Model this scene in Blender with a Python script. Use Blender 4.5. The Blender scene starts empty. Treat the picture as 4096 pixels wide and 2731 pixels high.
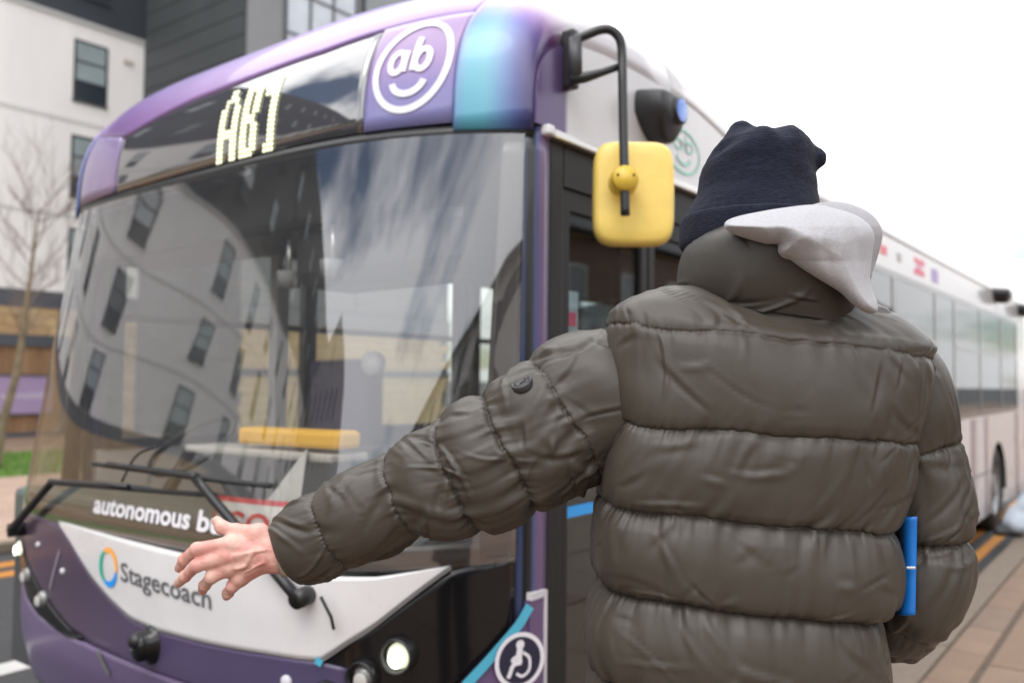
import bpy, bmesh, math, random
import numpy as np
from mathutils import Vector, Matrix

random.seed(7)
SC = bpy.context.scene
COL = SC.collection
R = math.radians

# ------------------------------------------------------------------ camera
FW = np.array([-0.60682, 0.79370, 0.04259])
RT = np.array([0.79465, 0.60697, 0.01064])
UP = np.array([0.01741, -0.04030, 0.99904])
EYE = np.array([0.0, 0.0, 1.6265])
cam_data = bpy.data.cameras.new('camera')
cam_data.sensor_width = 36.0
cam_data.lens = 30.263
cam_data.clip_start = 0.05
cam_data.clip_end = 2000
cam_data.dof.use_dof = True
cam_data.dof.focus_distance = 1.33
cam_data.dof.aperture_fstop = 3.0
cam = bpy.data.objects.new('camera', cam_data)
COL.objects.link(cam)
cam.matrix_world = Matrix(((RT[0], UP[0], -FW[0], EYE[0]), (RT[1], UP[1], -FW[1], EYE[1]),
                           (RT[2], UP[2], -FW[2], EYE[2]), (0, 0, 0, 1)))
SC.camera = cam

# ------------------------------------------------------------------ sky and sun
SUN_EL, SUN_AZ = 52.0, 160.0          # azimuth clockwise from +Y
world = bpy.data.worlds.new('World')
SC.world = world
world.use_nodes = True
nt = world.node_tree
nt.nodes.clear()
def N(t, typ, **kw):
    n = t.nodes.new(typ)
    for k, v in kw.items():
        setattr(n, k, v)
    return n
w_out = N(nt, 'ShaderNodeOutputWorld')
w_bg = N(nt, 'ShaderNodeBackground')
w_bg2 = N(nt, 'ShaderNodeBackground')
w_mix = N(nt, 'ShaderNodeMixShader')
w_sky = N(nt, 'ShaderNodeTexSky', sky_type='NISHITA', sun_disc=False)
w_sky.sun_elevation = R(SUN_EL)
w_sky.sun_rotation = R(SUN_AZ)
w_sky.air_density = 1.0
w_sky.dust_density = 0.6
w_bg.inputs['Strength'].default_value = 0.11
nt.links.new(w_sky.outputs[0], w_bg.inputs['Color'])
w_tc = N(nt, 'ShaderNodeTexCoord')
w_sep = N(nt, 'ShaderNodeSeparateXYZ')
nt.links.new(w_tc.outputs['Generated'], w_sep.inputs[0])
w_max = N(nt, 'ShaderNodeMath', operation='MAXIMUM'); w_max.inputs[1].default_value = 0.0
nt.links.new(w_sep.outputs['Z'], w_max.inputs[0])
w_add = N(nt, 'ShaderNodeMath', operation='ADD'); w_add.inputs[1].default_value = 0.22
nt.links.new(w_max.outputs[0], w_add.inputs[0])
w_div = N(nt, 'ShaderNodeVectorMath', operation='DIVIDE')
w_cmb = N(nt, 'ShaderNodeCombineXYZ')
for i in range(3):
    nt.links.new(w_add.outputs[0], w_cmb.inputs[i])
nt.links.new(w_tc.outputs['Generated'], w_div.inputs[0])
nt.links.new(w_cmb.outputs[0], w_div.inputs[1])
w_map = N(nt, 'ShaderNodeMapping')
w_map.inputs['Location'].default_value = (25.5, 5.1, 0.0)
w_map.inputs['Scale'].default_value = (0.75, 0.75, 0.0)
nt.links.new(w_div.outputs[0], w_map.inputs['Vector'])
w_noise = N(nt, 'ShaderNodeTexNoise')
w_noise.inputs['Scale'].default_value = 1.25
w_noise.inputs['Detail'].default_value = 7.0
w_noise.inputs['Roughness'].default_value = 0.52
nt.links.new(w_map.outputs[0], w_noise.inputs['Vector'])
w_ramp = N(nt, 'ShaderNodeValToRGB')
w_ramp.color_ramp.elements[0].position = 0.375
w_ramp.color_ramp.elements[1].position = 0.485
nt.links.new(w_noise.outputs['Fac'], w_ramp.inputs[0])
w_bg2.inputs['Color'].default_value = (1.0, 1.0, 1.01, 1)
# overcast sky: about three times as bright overhead as at the horizon
w_str = N(nt, 'ShaderNodeMath', operation='MULTIPLY_ADD')
w_str.inputs[1].default_value = 2.3
w_str.inputs[2].default_value = 1.15
nt.links.new(w_max.outputs[0], w_str.inputs[0])
nt.links.new(w_str.outputs[0], w_bg2.inputs['Strength'])
nt.links.new(w_ramp.outputs[0], w_mix.inputs[0])
nt.links.new(w_bg.outputs[0], w_mix.inputs[1])
nt.links.new(w_bg2.outputs[0], w_mix.inputs[2])
nt.links.new(w_mix.outputs[0], w_out.inputs[0])

sun_d = bpy.data.lights.new('sun', 'SUN')
sun_d.energy = 0.6
sun_d.angle = R(25)
sun_d.color = (1.0, 0.95, 0.88)
sun = bpy.data.objects.new('sun', sun_d)
COL.objects.link(sun)
az, el = R(SUN_AZ), R(SUN_EL)
to_sun = Vector((math.sin(az) * math.cos(el), math.cos(az) * math.cos(el), math.sin(el)))
sun.rotation_euler = to_sun.to_track_quat('Z', 'Y').to_euler()
sun.location = to_sun * 60

vs = SC.view_settings
vs.view_transform = 'Standard'
vs.look = 'None'
vs.exposure = 0.35
vs.gamma = 1.0
vs.use_curve_mapping = False
SC.cycles.max_bounces = 10
SC.cycles.transparent_max_bounces = 16
SC.cycles.use_denoising = True
SC.cycles.sample_clamp_indirect = 8.0

# ------------------------------------------------------------------ helpers
MATS = {}
def mat(name, color=(.5, .5, .5), rough=.5, metal=0.0, var=0.0, vscale=8.0, bump=0.0, bscale=60.0, spec=.5,
        coat=0.0, emit=None, estr=0.0, vcol=False, stretch=None, sheen=0.0, bump2=0.0, b2scale=6.0, coords='Object'):
    if name in MATS:
        return MATS[name]
    m = bpy.data.materials.new(name)
    m.use_nodes = True
    t = m.node_tree
    b = t.nodes['Principled BSDF']
    b.inputs['Roughness'].default_value = rough
    b.inputs['Metallic'].default_value = metal
    b.inputs['Specular IOR Level'].default_value = spec
    b.inputs['Coat Weight'].default_value = coat
    b.inputs['Coat Roughness'].default_value = 0.04
    if sheen:
        b.inputs['Sheen Weight'].default_value = sheen
        b.inputs['Sheen Roughness'].default_value = 0.5
    b.inputs['Base Color'].default_value = (*color, 1)
    tc = N(t, 'ShaderNodeTexCoord')
    vec = tc.outputs[coords]
    if stretch:
        mp = N(t, 'ShaderNodeMapping')
        mp.inputs['Scale'].default_value = stretch
        t.links.new(vec, mp.inputs['Vector'])
        vec = mp.outputs[0]
    src = None
    if vcol:
        a = N(t, 'ShaderNodeAttribute', attribute_name='livery')
        src = a.outputs['Color']
        t.links.new(src, b.inputs['Base Color'])
    if var > 0:
        no = N(t, 'ShaderNodeTexNoise')
        no.inputs['Scale'].default_value = vscale
        no.inputs['Detail'].default_value = 6
        no.inputs['Roughness'].default_value = .6
        t.links.new(vec, no.inputs['Vector'])
        mr = N(t, 'ShaderNodeMapRange')
        mr.inputs[1].default_value = .25
        mr.inputs[2].default_value = .75
        mr.inputs[3].default_value = 1 - var
        mr.inputs[4].default_value = 1 + var
        t.links.new(no.outputs['Fac'], mr.inputs[0])
        mx = N(t, 'ShaderNodeVectorMath', operation='SCALE')
        if src is None:
            mx.inputs[0].default_value = color
        else:
            t.links.new(src, mx.inputs[0])
        t.links.new(mr.outputs[0], mx.inputs['Scale'])
        t.links.new(mx.outputs[0], b.inputs['Base Color'])
        mr2 = N(t, 'ShaderNodeMapRange')
        mr2.inputs[3].default_value = max(0, rough - .08)
        mr2.inputs[4].default_value = min(1, rough + .1)
        t.links.new(no.outputs['Fac'], mr2.inputs[0])
        t.links.new(mr2.outputs[0], b.inputs['Roughness'])
    last = None
    for st, sc_ in ((bump, bscale), (bump2, b2scale)):
        if st > 0:
            n2 = N(t, 'ShaderNodeTexNoise')
            n2.inputs['Scale'].default_value = sc_
            n2.inputs['Detail'].default_value = 5
            t.links.new(vec, n2.inputs['Vector'])
            bp = N(t, 'ShaderNodeBump')
            bp.inputs['Strength'].default_value = st
            bp.inputs['Distance'].default_value = .01
            t.links.new(n2.outputs['Fac'], bp.inputs['Height'])
            if last is not None:
                t.links.new(last, bp.inputs['Normal'])
            last = bp.outputs[0]
    if last is not None:
        t.links.new(last, b.inputs['Normal'])
    if emit:
        b.inputs['Emission Color'].default_value = (*emit, 1)
        b.inputs['Emission Strength'].default_value = estr
    MATS[name] = m
    return m

def glass(name, tint=(.75, .8, .8), base=.12, gain=1.0, ior=1.5, rough=0.0, gcol=(1, 1, 1), dust=0.0):
    m = bpy.data.materials.new(name)
    m.use_nodes = True
    t = m.node_tree
    t.nodes.clear()
    o = N(t, 'ShaderNodeOutputMaterial')
    mx = N(t, 'ShaderNodeMixShader')
    tr = N(t, 'ShaderNodeBsdfTransparent')
    tr.inputs[0].default_value = (*tint, 1)
    gl = N(t, 'ShaderNodeBsdfGlossy')
    gl.inputs['Color'].default_value = (*gcol, 1)
    gl.inputs['Roughness'].default_value = rough
    fr = N(t, 'ShaderNodeFresnel')
    fr.inputs[0].default_value = ior
    geo = N(t, 'ShaderNodeNewGeometry')
    # fresnel of the front side only, so that light leaving the glass is treated alike
    ma = N(t, 'ShaderNodeMath', operation='MULTIPLY_ADD', use_clamp=True)
    ma.inputs[1].default_value = gain
    ma.inputs[2].default_value = base
    lw = N(t, 'ShaderNodeLayerWeight')
    lw.inputs[0].default_value = .5
    pw = N(t, 'ShaderNodeMath', operation='POWER')
    pw.inputs[1].default_value = 3.5
    t.links.new(lw.outputs['Facing'], pw.inputs[0])
    t.links.new(pw.outputs[0], ma.inputs[0])
    t.links.new(ma.outputs[0], mx.inputs[0])
    t.links.new(tr.outputs[0], mx.inputs[1])
    t.links.new(gl.outputs[0], mx.inputs[2])
    if dust:
        # thin film of road dust and dried drops
        df = N(t, 'ShaderNodeBsdfDiffuse'); df.inputs[0].default_value = (.42, .41, .39, 1)
        tc = N(t, 'ShaderNodeTexCoord'); no = N(t, 'ShaderNodeTexNoise')
        no.inputs['Scale'].default_value = 5.0; no.inputs['Detail'].default_value = 8; no.inputs['Roughness'].default_value = .7
        t.links.new(tc.outputs['Object'], no.inputs['Vector'])
        mr = N(t, 'ShaderNodeMapRange'); mr.inputs[1].default_value = .3; mr.inputs[2].default_value = .75
        mr.inputs[3].default_value = dust * .5; mr.inputs[4].default_value = dust * 1.8
        t.links.new(no.outputs['Fac'], mr.inputs[0])
        m2 = N(t, 'ShaderNodeMixShader')
        t.links.new(mr.outputs[0], m2.inputs[0]); t.links.new(mx.outputs[0], m2.inputs[1]); t.links.new(df.outputs[0], m2.inputs[2])
        mx = m2
    t.links.new(mx.outputs[0], o.inputs[0])
    MATS[name] = m
    return m

def origin_of(p):
    while p.parent is not None:
        p = p.parent
    return np.array(p.location)

def obj(name, verts, faces, m, parent=None, smooth=False, col=None, solid=0.0, kind=None, label=None):
    v = np.asarray(verts, float)
    if parent is not None:
        v = v - origin_of(parent)
    me = bpy.data.meshes.new(name)
    if isinstance(faces, np.ndarray):
        n, k = faces.shape
        me.vertices.add(len(v)); me.vertices.foreach_set('co', v.ravel())
        me.loops.add(n * k); me.loops.foreach_set('vertex_index', faces.ravel().astype(np.int32))
        me.polygons.add(n); me.polygons.foreach_set('loop_start', np.arange(0, n * k, k, dtype=np.int32))
        try:
            me.polygons.foreach_set('loop_total', np.full(n, k, dtype=np.int32))
        except Exception:
            pass
        me.update(calc_edges=True)
        me.validate()
    else:
        me.from_pydata([tuple(x) for x in v], [], [tuple(int(i) for i in f) for f in faces])
        me.update()
    if smooth:
        me.polygons.foreach_set('use_smooth', np.ones(len(me.polygons), dtype=bool))
    if col is not None:
        a = me.color_attributes.new('livery', 'FLOAT_COLOR', 'POINT')
        c = np.ones((len(v), 4)); c[:, :3] = col
        a.data.foreach_set('color', c.ravel())
    if m is not None:
        me.materials.append(m)
    o = bpy.data.objects.new(name, me)
    COL.objects.link(o)
    if parent is not None:
        o.parent = parent
    if solid:
        md = o.modifiers.new('thickness', 'SOLIDIFY')
        md.thickness = solid
        md.offset = -1
    if kind: o['kind'] = kind
    if label: o['label'] = label
    return o

def tag(o, label, cat, group=None, kind=None):
    if label: o['label'] = label
    if cat: o['category'] = cat
    if group: o['group'] = group
    if kind: o['kind'] = kind
    return o

def empty(name, loc, label=None, cat=None, group=None, kind=None):
    o = bpy.data.objects.new(name, None)
    COL.objects.link(o)
    o.location = loc
    o.empty_display_size = .2
    return tag(o, label, cat, group, kind)

class MB:
    """collects boxes, tubes and other pieces into one mesh"""
    def __init__(s):
        s.v = []; s.f = []; s.n = 0
    def add(s, v, f):
        v = np.asarray(v, float)
        s.v.append(v)
        s.f += [tuple(int(i) + s.n for i in q) for q in f]
        s.n += len(v)
        return s
    def box(s, x0, x1, y0, y1, z0, z1):
        v = [(x, y, z) for x in (x0, x1) for y in (y0, y1) for z in (z0, z1)]
        f = [(0, 1, 3, 2), (4, 6, 7, 5), (0, 4, 5, 1), (2, 3, 7, 6), (0, 2, 6, 4), (1, 5, 7, 3)]
        return s.add(v, f)
    def tube(s, pts, r, n=10, cap=True):
        pts = np.asarray(pts, float)
        r = np.broadcast_to(np.asarray(r, float), (len(pts),))
        T = np.gradient(pts, axis=0)
        T /= np.linalg.norm(T, axis=1)[:, None] + 1e-12
        a = np.array([0, 0, 1.0])
        if abs(T[0] @ a) > .9: a = np.array([1.0, 0, 0])
        u = np.cross(T[0], a); u /= np.linalg.norm(u)
        V = []; an = np.linspace(0, 2 * np.pi, n, endpoint=False)
        for i in range(len(pts)):
            u = u - T[i] * (u @ T[i]); u /= np.linalg.norm(u)
            w = np.cross(T[i], u)
            V.append(pts[i] + r[i] * (np.cos(an)[:, None] * u + np.sin(an)[:, None] * w))
        V = np.concatenate(V)
        F = []
        for i in range(len(pts) - 1):
            for j in range(n):
                k = (j + 1) % n
                F.append((i * n + j, i * n + k, (i + 1) * n + k, (i + 1) * n + j))
        if cap:
            F.append(tuple(range(n))[::-1])
            F.append(tuple(range((len(pts) - 1) * n, len(pts) * n)))
        return s.add(V, F)
    def build(s, name, m, parent=None, smooth=False, bevel=0.0, **kw):
        o = obj(name, np.concatenate(s.v), s.f, m, parent, smooth, **kw)
        if bevel:
            md = o.modifiers.new('bevel', 'BEVEL'); md.width = bevel; md.segments = 2
            md.limit_method = 'ANGLE'
        return o

def box(name, x0, x1, y0, y1, z0, z1, m, parent=None, bevel=0.0, **kw):
    return MB().box(x0, x1, y0, y1, z0, z1).build(name, m, parent, bevel=bevel, **kw)

def smoothpath(pts, n=40):
    """Catmull-Rom through the points"""
    P = np.asarray(pts, float)
    P = np.vstack([2 * P[0] - P[1], P, 2 * P[-1] - P[-2]])
    out = []
    segs = len(P) - 3
    for t in np.linspace(0, segs - 1e-6, n):
        i = int(t); u = t - i
        a, b, c, d = P[i], P[i + 1], P[i + 2], P[i + 3]
        out.append(.5 * ((2 * b) + (c - a) * u + (2 * a - 5 * b + 4 * c - d) * u * u + (3 * b - a - 3 * c + d) * u ** 3))
    return np.array(out)

def grid_faces(nr, nc, wrap=False):
    i = np.arange(nr - 1)[:, None]
    j = np.arange(nc if wrap else nc - 1)[None, :]
    k = (j + 1) % nc
    a = i * nc + j; b = i * nc + k; c = (i + 1) * nc + k; d = (i + 1) * nc + j
    return np.stack([a, b, c, d], -1).reshape(-1, 4)

# smooth value noise, 3-D, vectorised
_rng = np.random.default_rng(11)
_tab = _rng.random(4096) * 2 - 1
def vnoise(p, seed=0):
    p = np.asarray(p, float)
    i = np.floor(p).astype(np.int64); f = p - i
    f = f * f * f * (f * (f * 6 - 15) + 10)
    def h(a, b, c):
        return _tab[(a * 73856093 ^ b * 19349663 ^ c * 83492791 ^ (seed * 2654435761)) & 4095]
    x, y, z = i[..., 0], i[..., 1], i[..., 2]
    fx, fy, fz = f[..., 0], f[..., 1], f[..., 2]
    def L(a, b, t): return a + (b - a) * t
    return L(L(L(h(x, y, z), h(x + 1, y, z), fx), L(h(x, y + 1, z), h(x + 1, y + 1, z), fx), fy),
             L(L(h(x, y, z + 1), h(x + 1, y, z + 1), fx), L(h(x, y + 1, z + 1), h(x + 1, y + 1, z + 1), fx), fy), fz)
def fbm(p, o=4, seed=0, gain=.5):
    p = np.asarray(p, float); a = 1; s = 0; tot = 0
    for k in range(o):
        s = s + a * vnoise(p * 2 ** k + 17.3 * k, seed + k); tot += a; a *= gain
    return s / tot
# ================================================================== the setting
m_asph = mat('asphalt', (.034, .034, .036), .85, var=.3, vscale=6, bump=.5, bscale=220)
m_pave = mat('paving_stone', (.195, .128, .086), .8, var=.16, vscale=5, bump=.35, bscale=160)
m_pave2 = mat('paving_stone_pale', (.21, .14, .096), .8, var=.16, vscale=4, bump=.35, bscale=160)
m_pave3 = mat('paving_stone_grey', (.18, .124, .09), .8, var=.18, vscale=5, bump=.35, bscale=160)
m_mortar = mat('joint_sand', (.10, .075, .056), .95, var=.3, vscale=20)
m_kerb = mat('kerb_granite', (.165, .128, .096), .8, var=.25, vscale=30, bump=.3, bscale=150)
m_yel = mat('road_paint_yellow', (.40, .155, .012), .7, var=.22, vscale=14, bump=.2, bscale=120)
m_wht = mat('road_paint_white', (.42, .41, .39), .7, var=.18, vscale=12)
m_grass = mat('grass_ground', (.07, .14, .014), .95, var=.35, vscale=3)

G = obj('road', [(-300, -300, 0), (300, -300, 0), (300, 300, 0), (-300, 300, 0)], [(0, 1, 2, 3)], m_asph, kind='structure')
# near pavement: mortar bed with laid slabs and a kerb of stones
pave = MB().box(-1.03, 9.0, -30, 80, 0.004, .118).build('pavement', m_mortar, kind='structure')
slab_cache = {}
def slab_mesh(w, l):
    key = (round(w, 3), round(l, 3))
    if key not in slab_cache:
        bm = bmesh.new()
        bmesh.ops.create_cube(bm, size=1)
        for v in bm.verts: v.co = Vector((v.co.x * w, v.co.y * l, v.co.z * .03))
        bmesh.ops.bevel(bm, geom=[e for e in bm.edges if all(v.co.z > 0 for v in e.verts)], offset=.004, segments=1, affect='EDGES')
        me = bpy.data.meshes.new('paving_slab'); bm.to_mesh(me); bm.free()
        slab_cache[key] = me
    return slab_cache[key]
rs = random.Random(3)
courses = [(-1.02, .20, .60), (-.80, .88, 1.2), (.10, .88, 1.2), (1.0, .88, 1.2), (1.9, .88, 1.2)]
for ci, (x0, w, l) in enumerate(courses):
    n0 = int(15 / l) if x0 < 1 else int(13 / l)
    for k in range(-2, n0):
        me = slab_mesh(w - .014, l - .014)
        pick = rs.choice([m_pave, m_pave, m_pave2, m_pave3])
        if len(me.materials) == 0: me.materials.append(m_pave)
        s_ = bpy.data.objects.new('paving_slab', me)
        COL.objects.link(s_); s_.parent = pave
        s_.location = (x0 + w / 2, k * l + (.45 * ci % 1) + l / 2, .117 + rs.uniform(-.0015, .0015))
        s_.rotation_euler = (rs.uniform(-.002, .002), rs.uniform(-.002, .002), 0)
        s_.material_slots[0].link = 'OBJECT'; s_.material_slots[0].material = pick
# slabs too far out to pick apart
far = MB()
for x0, w, l in courses + [(2.8 + .9 * i, .88, 1.2) for i in range(6)]:
    ks = list(range(int(13 / l), int(60 / l)))
    if x0 > 2.7: ks = list(range(-8, int(60 / l)))
    for k in ks:
        far.box(x0 + .007, x0 + w - .007, k * l + .3, k * l + .286 + l, .1185, .131)
far.build('paving_slab', m_pave, pave, kind='stuff')
kerb = empty('kerb', (-1.12, 0, 0), kind='structure')
for k in range(-3, 40):
    if k < 16:
        o = MB().box(-1.225, -1.035, k * .915, k * .915 + .908, .002, .129 + rs.uniform(-.002, .002)).build('kerb_stone', m_kerb, kerb, bevel=.012)
far = MB()
for k in range(16, 80): far.box(-1.225, -1.035, k * .915, k * .915 + .908, .002, .129)
far.build('kerb_stone', m_kerb, kerb, kind='stuff')
# road markings
ym = empty('road_marking', (-1.45, 0, .004), kind='structure')
for x0 in (-1.52, -1.74): MB().box(x0, x0 + .10, -30, 80, .001, .004).build('yellow_line', m_yel, ym)
ym2 = empty('road_marking', (-7.7, 0, .004), kind='structure')
for x0 in (-7.60, -7.98): MB().box(x0, x0 + .19, -40, 60, .001, .004).build('yellow_line', m_yel, ym2)
ym3 = empty('road_marking', (-5.1, 0, .004), kind='structure')
for y0 in (-14, -8.5, -3.2, 2.45, 8, 13.5): MB().box(-5.22, -5.03, y0 - 2.0, y0, .001, .004).build('white_dash', m_wht, ym3)
# far side: kerb, pavement, grass, strip before the building
kerb2 = empty('kerb', (-8.4, 0, 0), kind='structure')
for k in range(-4, 12): MB().box(-8.52, -8.36, k * 1.5, k * 1.5 + 1.49, .002, .10).build('kerb_stone', m_kerb, kerb2, bevel=.012)
MB().box(-8.52, -8.36, -60, -6.01, .002, .10).box(-8.52, -8.36, 18.01, 60, .002, .10).build('kerb_stone', m_kerb, kerb2, kind='stuff')
m_fpave = mat('far_paving', (.34, .235, .18), .85, var=.2, vscale=2.5, bump=.3, bscale=60)
fp = MB().box(-13.6, -8.52, -60, 60, .002, .098).build('pavement', m_fpave, kind='structure')
strip = MB().box(-22.0, -17.9, -60, 12.2, .002, .09).build('path', m_pave2, kind='structure')
gb = MB().box(-17.9, -13.6, -60, 60, .002, .085).build('verge', m_grass, kind='structure')
# grass blades
nb = 9000
rg = np.random.default_rng(5)
bx = rg.uniform(-17.9, -13.62, nb); by = rg.uniform(-2, 11, nb); hh = rg.uniform(.03, .09, nb); ang = rg.uniform(0, np.pi, nb)
le = rg.uniform(-.03, .03, (nb, 2))
bv = np.zeros((nb, 3, 3))
bv[:, 0] = np.stack([bx - .012 * np.cos(ang), by - .012 * np.sin(ang), np.full(nb, .08)], -1)
bv[:, 1] = np.stack([bx + .012 * np.cos(ang), by + .012 * np.sin(ang), np.full(nb, .08)], -1)
bv[:, 2] = np.stack([bx + le[:, 0], by + le[:, 1], .08 + hh], -1)
go = obj('grass', bv.reshape(-1, 3), np.arange(nb * 3).reshape(-1, 3), mat('grass_blade', (.085, .18, .016), .7, var=.4, vscale=1.5))
tag(go, 'short green grass growing on the verge across the road', 'grass', kind='stuff')

# ------------------------------------------------------------------ the building across the road
m_rend = mat('white_render', (.80, .765, .745), .85, var=.06, vscale=.8, bump=.15, bscale=40, stretch=(1, 1.6, .35))
m_clad = mat('dark_cladding', (.030, .036, .045), .55, var=.12, vscale=1.2)
m_clad2 = mat('slate_cladding', (.050, .056, .060), .6, var=.12, vscale=1.2)
m_gclad = mat('grey_panel', (.20, .20, .205), .6, var=.08, vscale=1.0)
m_frame = mat('window_frame', (.02, .024, .03), .4)
m_wdark = mat('spandrel', (.02, .028, .038), .25)
m_blind = mat('window_blind', (.27, .325, .335), .35, var=.12, vscale=2.0, coat=.6)
m_stone = [mat('buff_stone', (.46, .31, .165), .9, var=.16, vscale=3, bump=.3, bscale=30),
           mat('buff_stone_pale', (.51, .36, .20), .9, var=.16, vscale=3, bump=.3, bscale=30),
           mat('buff_stone_brown', (.41, .265, .14), .9, var=.16, vscale=3, bump=.3, bscale=30)]
m_timb = [mat('timber_%d' % i, c, .75, var=.25, vscale=5, stretch=(1, 6, .6)) for i, c in
          enumerate([(.27, .15, .075), (.31, .18, .10), (.24, .135, .07)])]
m_fasc = mat('fascia_metal', (.07, .075, .09), .5, var=.1, vscale=2)
FX = -22.0
bld = empty('apartment_building', (FX, 5, 0), 'white rendered apartment building with dark upper storey and grey projecting wing', 'building')
MB().box(FX - 12, FX, -62, 12.2, 3.65, 10.58).build('wall', m_rend, bld)
# band joint in the render
for zz in (7.98, 5.55): MB().box(FX, FX + .018, -62, 12.18, zz, zz + .09).build('string_course', mat('render_band', (.60, .585, .57), .85), bld)
MB().box(FX - 12, FX - .02, -62, 12.2, 10.58, 17.5).build('upper_storey', m_clad, bld)
MB().box(FX - .05, FX + .05, -62, 12.19, 10.56, 10.66).build('coping', mat('coping_metal', (.45, .44, .43), .5), bld)
for k in range(-15, 3): MB().box(FX - .02, FX - .008, k * 4.1, k * 4.1 + .03, 10.7, 17.4).build('cladding_seam', m_frame, bld)
# windows: one of each kind is built, then copied
def window(parent, name='window'):
    f = MB()
    w, h = .87, 1.58
    f.box(FX, FX + .03, -w / 2, -w / 2 + .05, 0, h).box(FX, FX + .03, w / 2 - .05, w / 2, 0, h)
    f.box(FX, FX + .028, -w / 2 + .05, w / 2 - .05, h - .05, h).box(FX, FX + .028, -w / 2 + .05, w / 2 - .05, 0, .045)
    f.box(FX, FX + .028, -w / 2 + .05, w / 2 - .05, .50, .55).box(FX, FX + .028, -w / 2 + .05, w / 2 - .05, 1.02, 1.06)
    return f
def make_window(y, z, upper=False):
    o = window(bld).build('window', m_frame, bld)
    return o
w0 = make_window(0, 0)
p0 = MB().box(FX + .002, FX + .008, -.385, .385, .55, 1.02).box(FX + .002, FX + .008, -.385, .385, 1.06, 1.53).build('pane', m_blind, w0)
p1 = MB().box(FX + .002, FX + .014, -.385, .385, .045, .50).build('spandrel_panel', m_wdark, w0)
s0 = MB().box(FX, FX + .06, -.47, .47, -.03, 0.0).build('sill', m_fasc, w0)
m_pv = [m_blind, mat('window_glass_dark', (.045, .06, .07), .08, coat=1.0), mat('window_blind_pale', (.38, .41, .41), .4, var=.1, vscale=3, coat=.5)]
def copy_window(src, y, z, r):
    c = src.copy(); COL.objects.link(c); c.parent = bld
    c.location = (src.location[0], src.location[1] + y, src.location[2] + z)
    for ch in list(src.children):
        d = ch.copy(); COL.objects.link(d); d.parent = c
        if d.name.startswith('pane'):
            d.material_slots[0].link = 'OBJECT'; d.material_slots[0].material = m_blind if y > -1 else r.choice([m_blind, m_blind, m_pv[1], m_pv[2]])
    return c
rw = random.Random(12)
zs = (3.72, 6.10, 8.56)
for ci in range(0, 19):
    for z in zs + ((11.6, 14.3) if ci else (11.3, 14.0)):
        if ci == 0 and z == 3.72:
            continue
        copy_window(w0, 10.75 - 3.45 * ci, z, rw)
w0.location.y += 10.75; w0.location.z += 3.72
# small wall lamps / vents in the render
for y, z in ((7.25, 9.6), (11.6, 9.9), (7.4, 7.3)): MB().box(FX, FX + .05, y, y + .28, z, z + .10).build('wall_vent', mat('vent_buff', (.52, .47, .41), .8), bld)
# ground floor: fascia, stone courses, shopfront opening with timber boarding
MB().box(FX - 12, FX + .02, -62, 12.2, 3.22, 3.65).build('fascia', m_fasc, bld)
MB().box(FX - 12, FX - .06, -62, 12.2, 0, 3.22).build('ground_floor', mat('stone_backing', (.25, .18, .11), .95), bld)
def stones(y0, y1, z0, z1, far=False):
    rows = np.arange(z0, z1 - .05, .235)
    out = MB()
    for i, z in enumerate(rows):
        y = y0 - (.3 if i % 2 else 0)
        while y < y1:
            l = rw.choice([.45, .6, .75])
            a, b = max(y, y0), min(y + l, y1)
            if b - a > .08:
                pr = rw.uniform(0, .012)
                if far: out.box(FX - .06, FX + pr, a + .006, b - .006, z + .006, min(z + .229, z1))
                else: MB().box(FX - .06, FX + pr, a + .006, b - .006, z + .006, min(z + .229, z1)).build('stone', rw.choice(m_stone), bld)
            y += l
    if far: out.build('stone', m_stone[0], bld, kind='stuff')
stones(8.6, 10.42, 2.55, 3.22); stones(10.42, 12.2, 0.02, 3.22)
stones(-62, 8.6, 2.55, 3.22, True); stones(-62, 2.0, .02, 2.55, True)
MB().box(FX - .055, FX + .06, 2.0, 10.42, 2.27, 2.55).build('lintel', m_fasc, bld)
MB().box(FX - .055, FX + .03, 10.25, 10.42, -.02, 2.27).box(FX - .055, FX + .03, 2.0, 2.14, -.02, 2.27).build('jamb', m_fasc, bld)
MB().box(FX - .055, FX + .04, 2.14, 10.25, .02, .20).build('sill', m_fasc, bld)
y = 2.15
while y < 10.2:
    MB().box(FX - .05, FX - .01 + rw.uniform(0, .008), y, min(y + .142, 10.24), .20, 2.27).build('timber_board', rw.choice(m_timb), bld)
    y += .15
# wing that comes forward
MB().box(-34, -17.46, 12.22, 19.6, 0, 18.5).build('wing', m_clad2, bld)
k = 0
for z in np.arange(2.0, 18.3, .52):
    MB().box(-21.97, -17.47, 12.18, 12.222, z + .012, z + .508).build('cladding_plank', m_clad2, bld)
for y0 in np.arange(12.2, 19, 3.65):
    for z0 in (3.32, 5.98, 8.64, 11.3, 13.96):
        MB().box(-17.47, -17.43, y0 + .02, y0 + 3.62, z0 + .015, z0 + 2.64).build('wall_panel', m_gclad, bld)
# stone ground floor of the wing
wg = MB()
for i, z in enumerate(np.arange(.02, 2.9, .235)):
    y = 12.3 - (.3 if i % 2 else 0)
    while y < 19:
        l = rw.choice([.45, .6, .75]); wg.box(-17.46, -17.40 + rw.uniform(0, .012), max(y, 12.24) + .006, y + l - .006, z + .006, z + .229); y += l
wg.build('stone', m_stone[1], bld, kind='stuff')
MB().box(-17.46, -17.36, 12.24, 19.6, 1.62, 1.80).build('lintel', m_fasc, bld)
MB().box(-17.46, -17.35, 12.24, 19.6, 2.9, 3.3).build('fascia', mat('fascia_grey', (.20, .20, .21), .5), bld)
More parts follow.
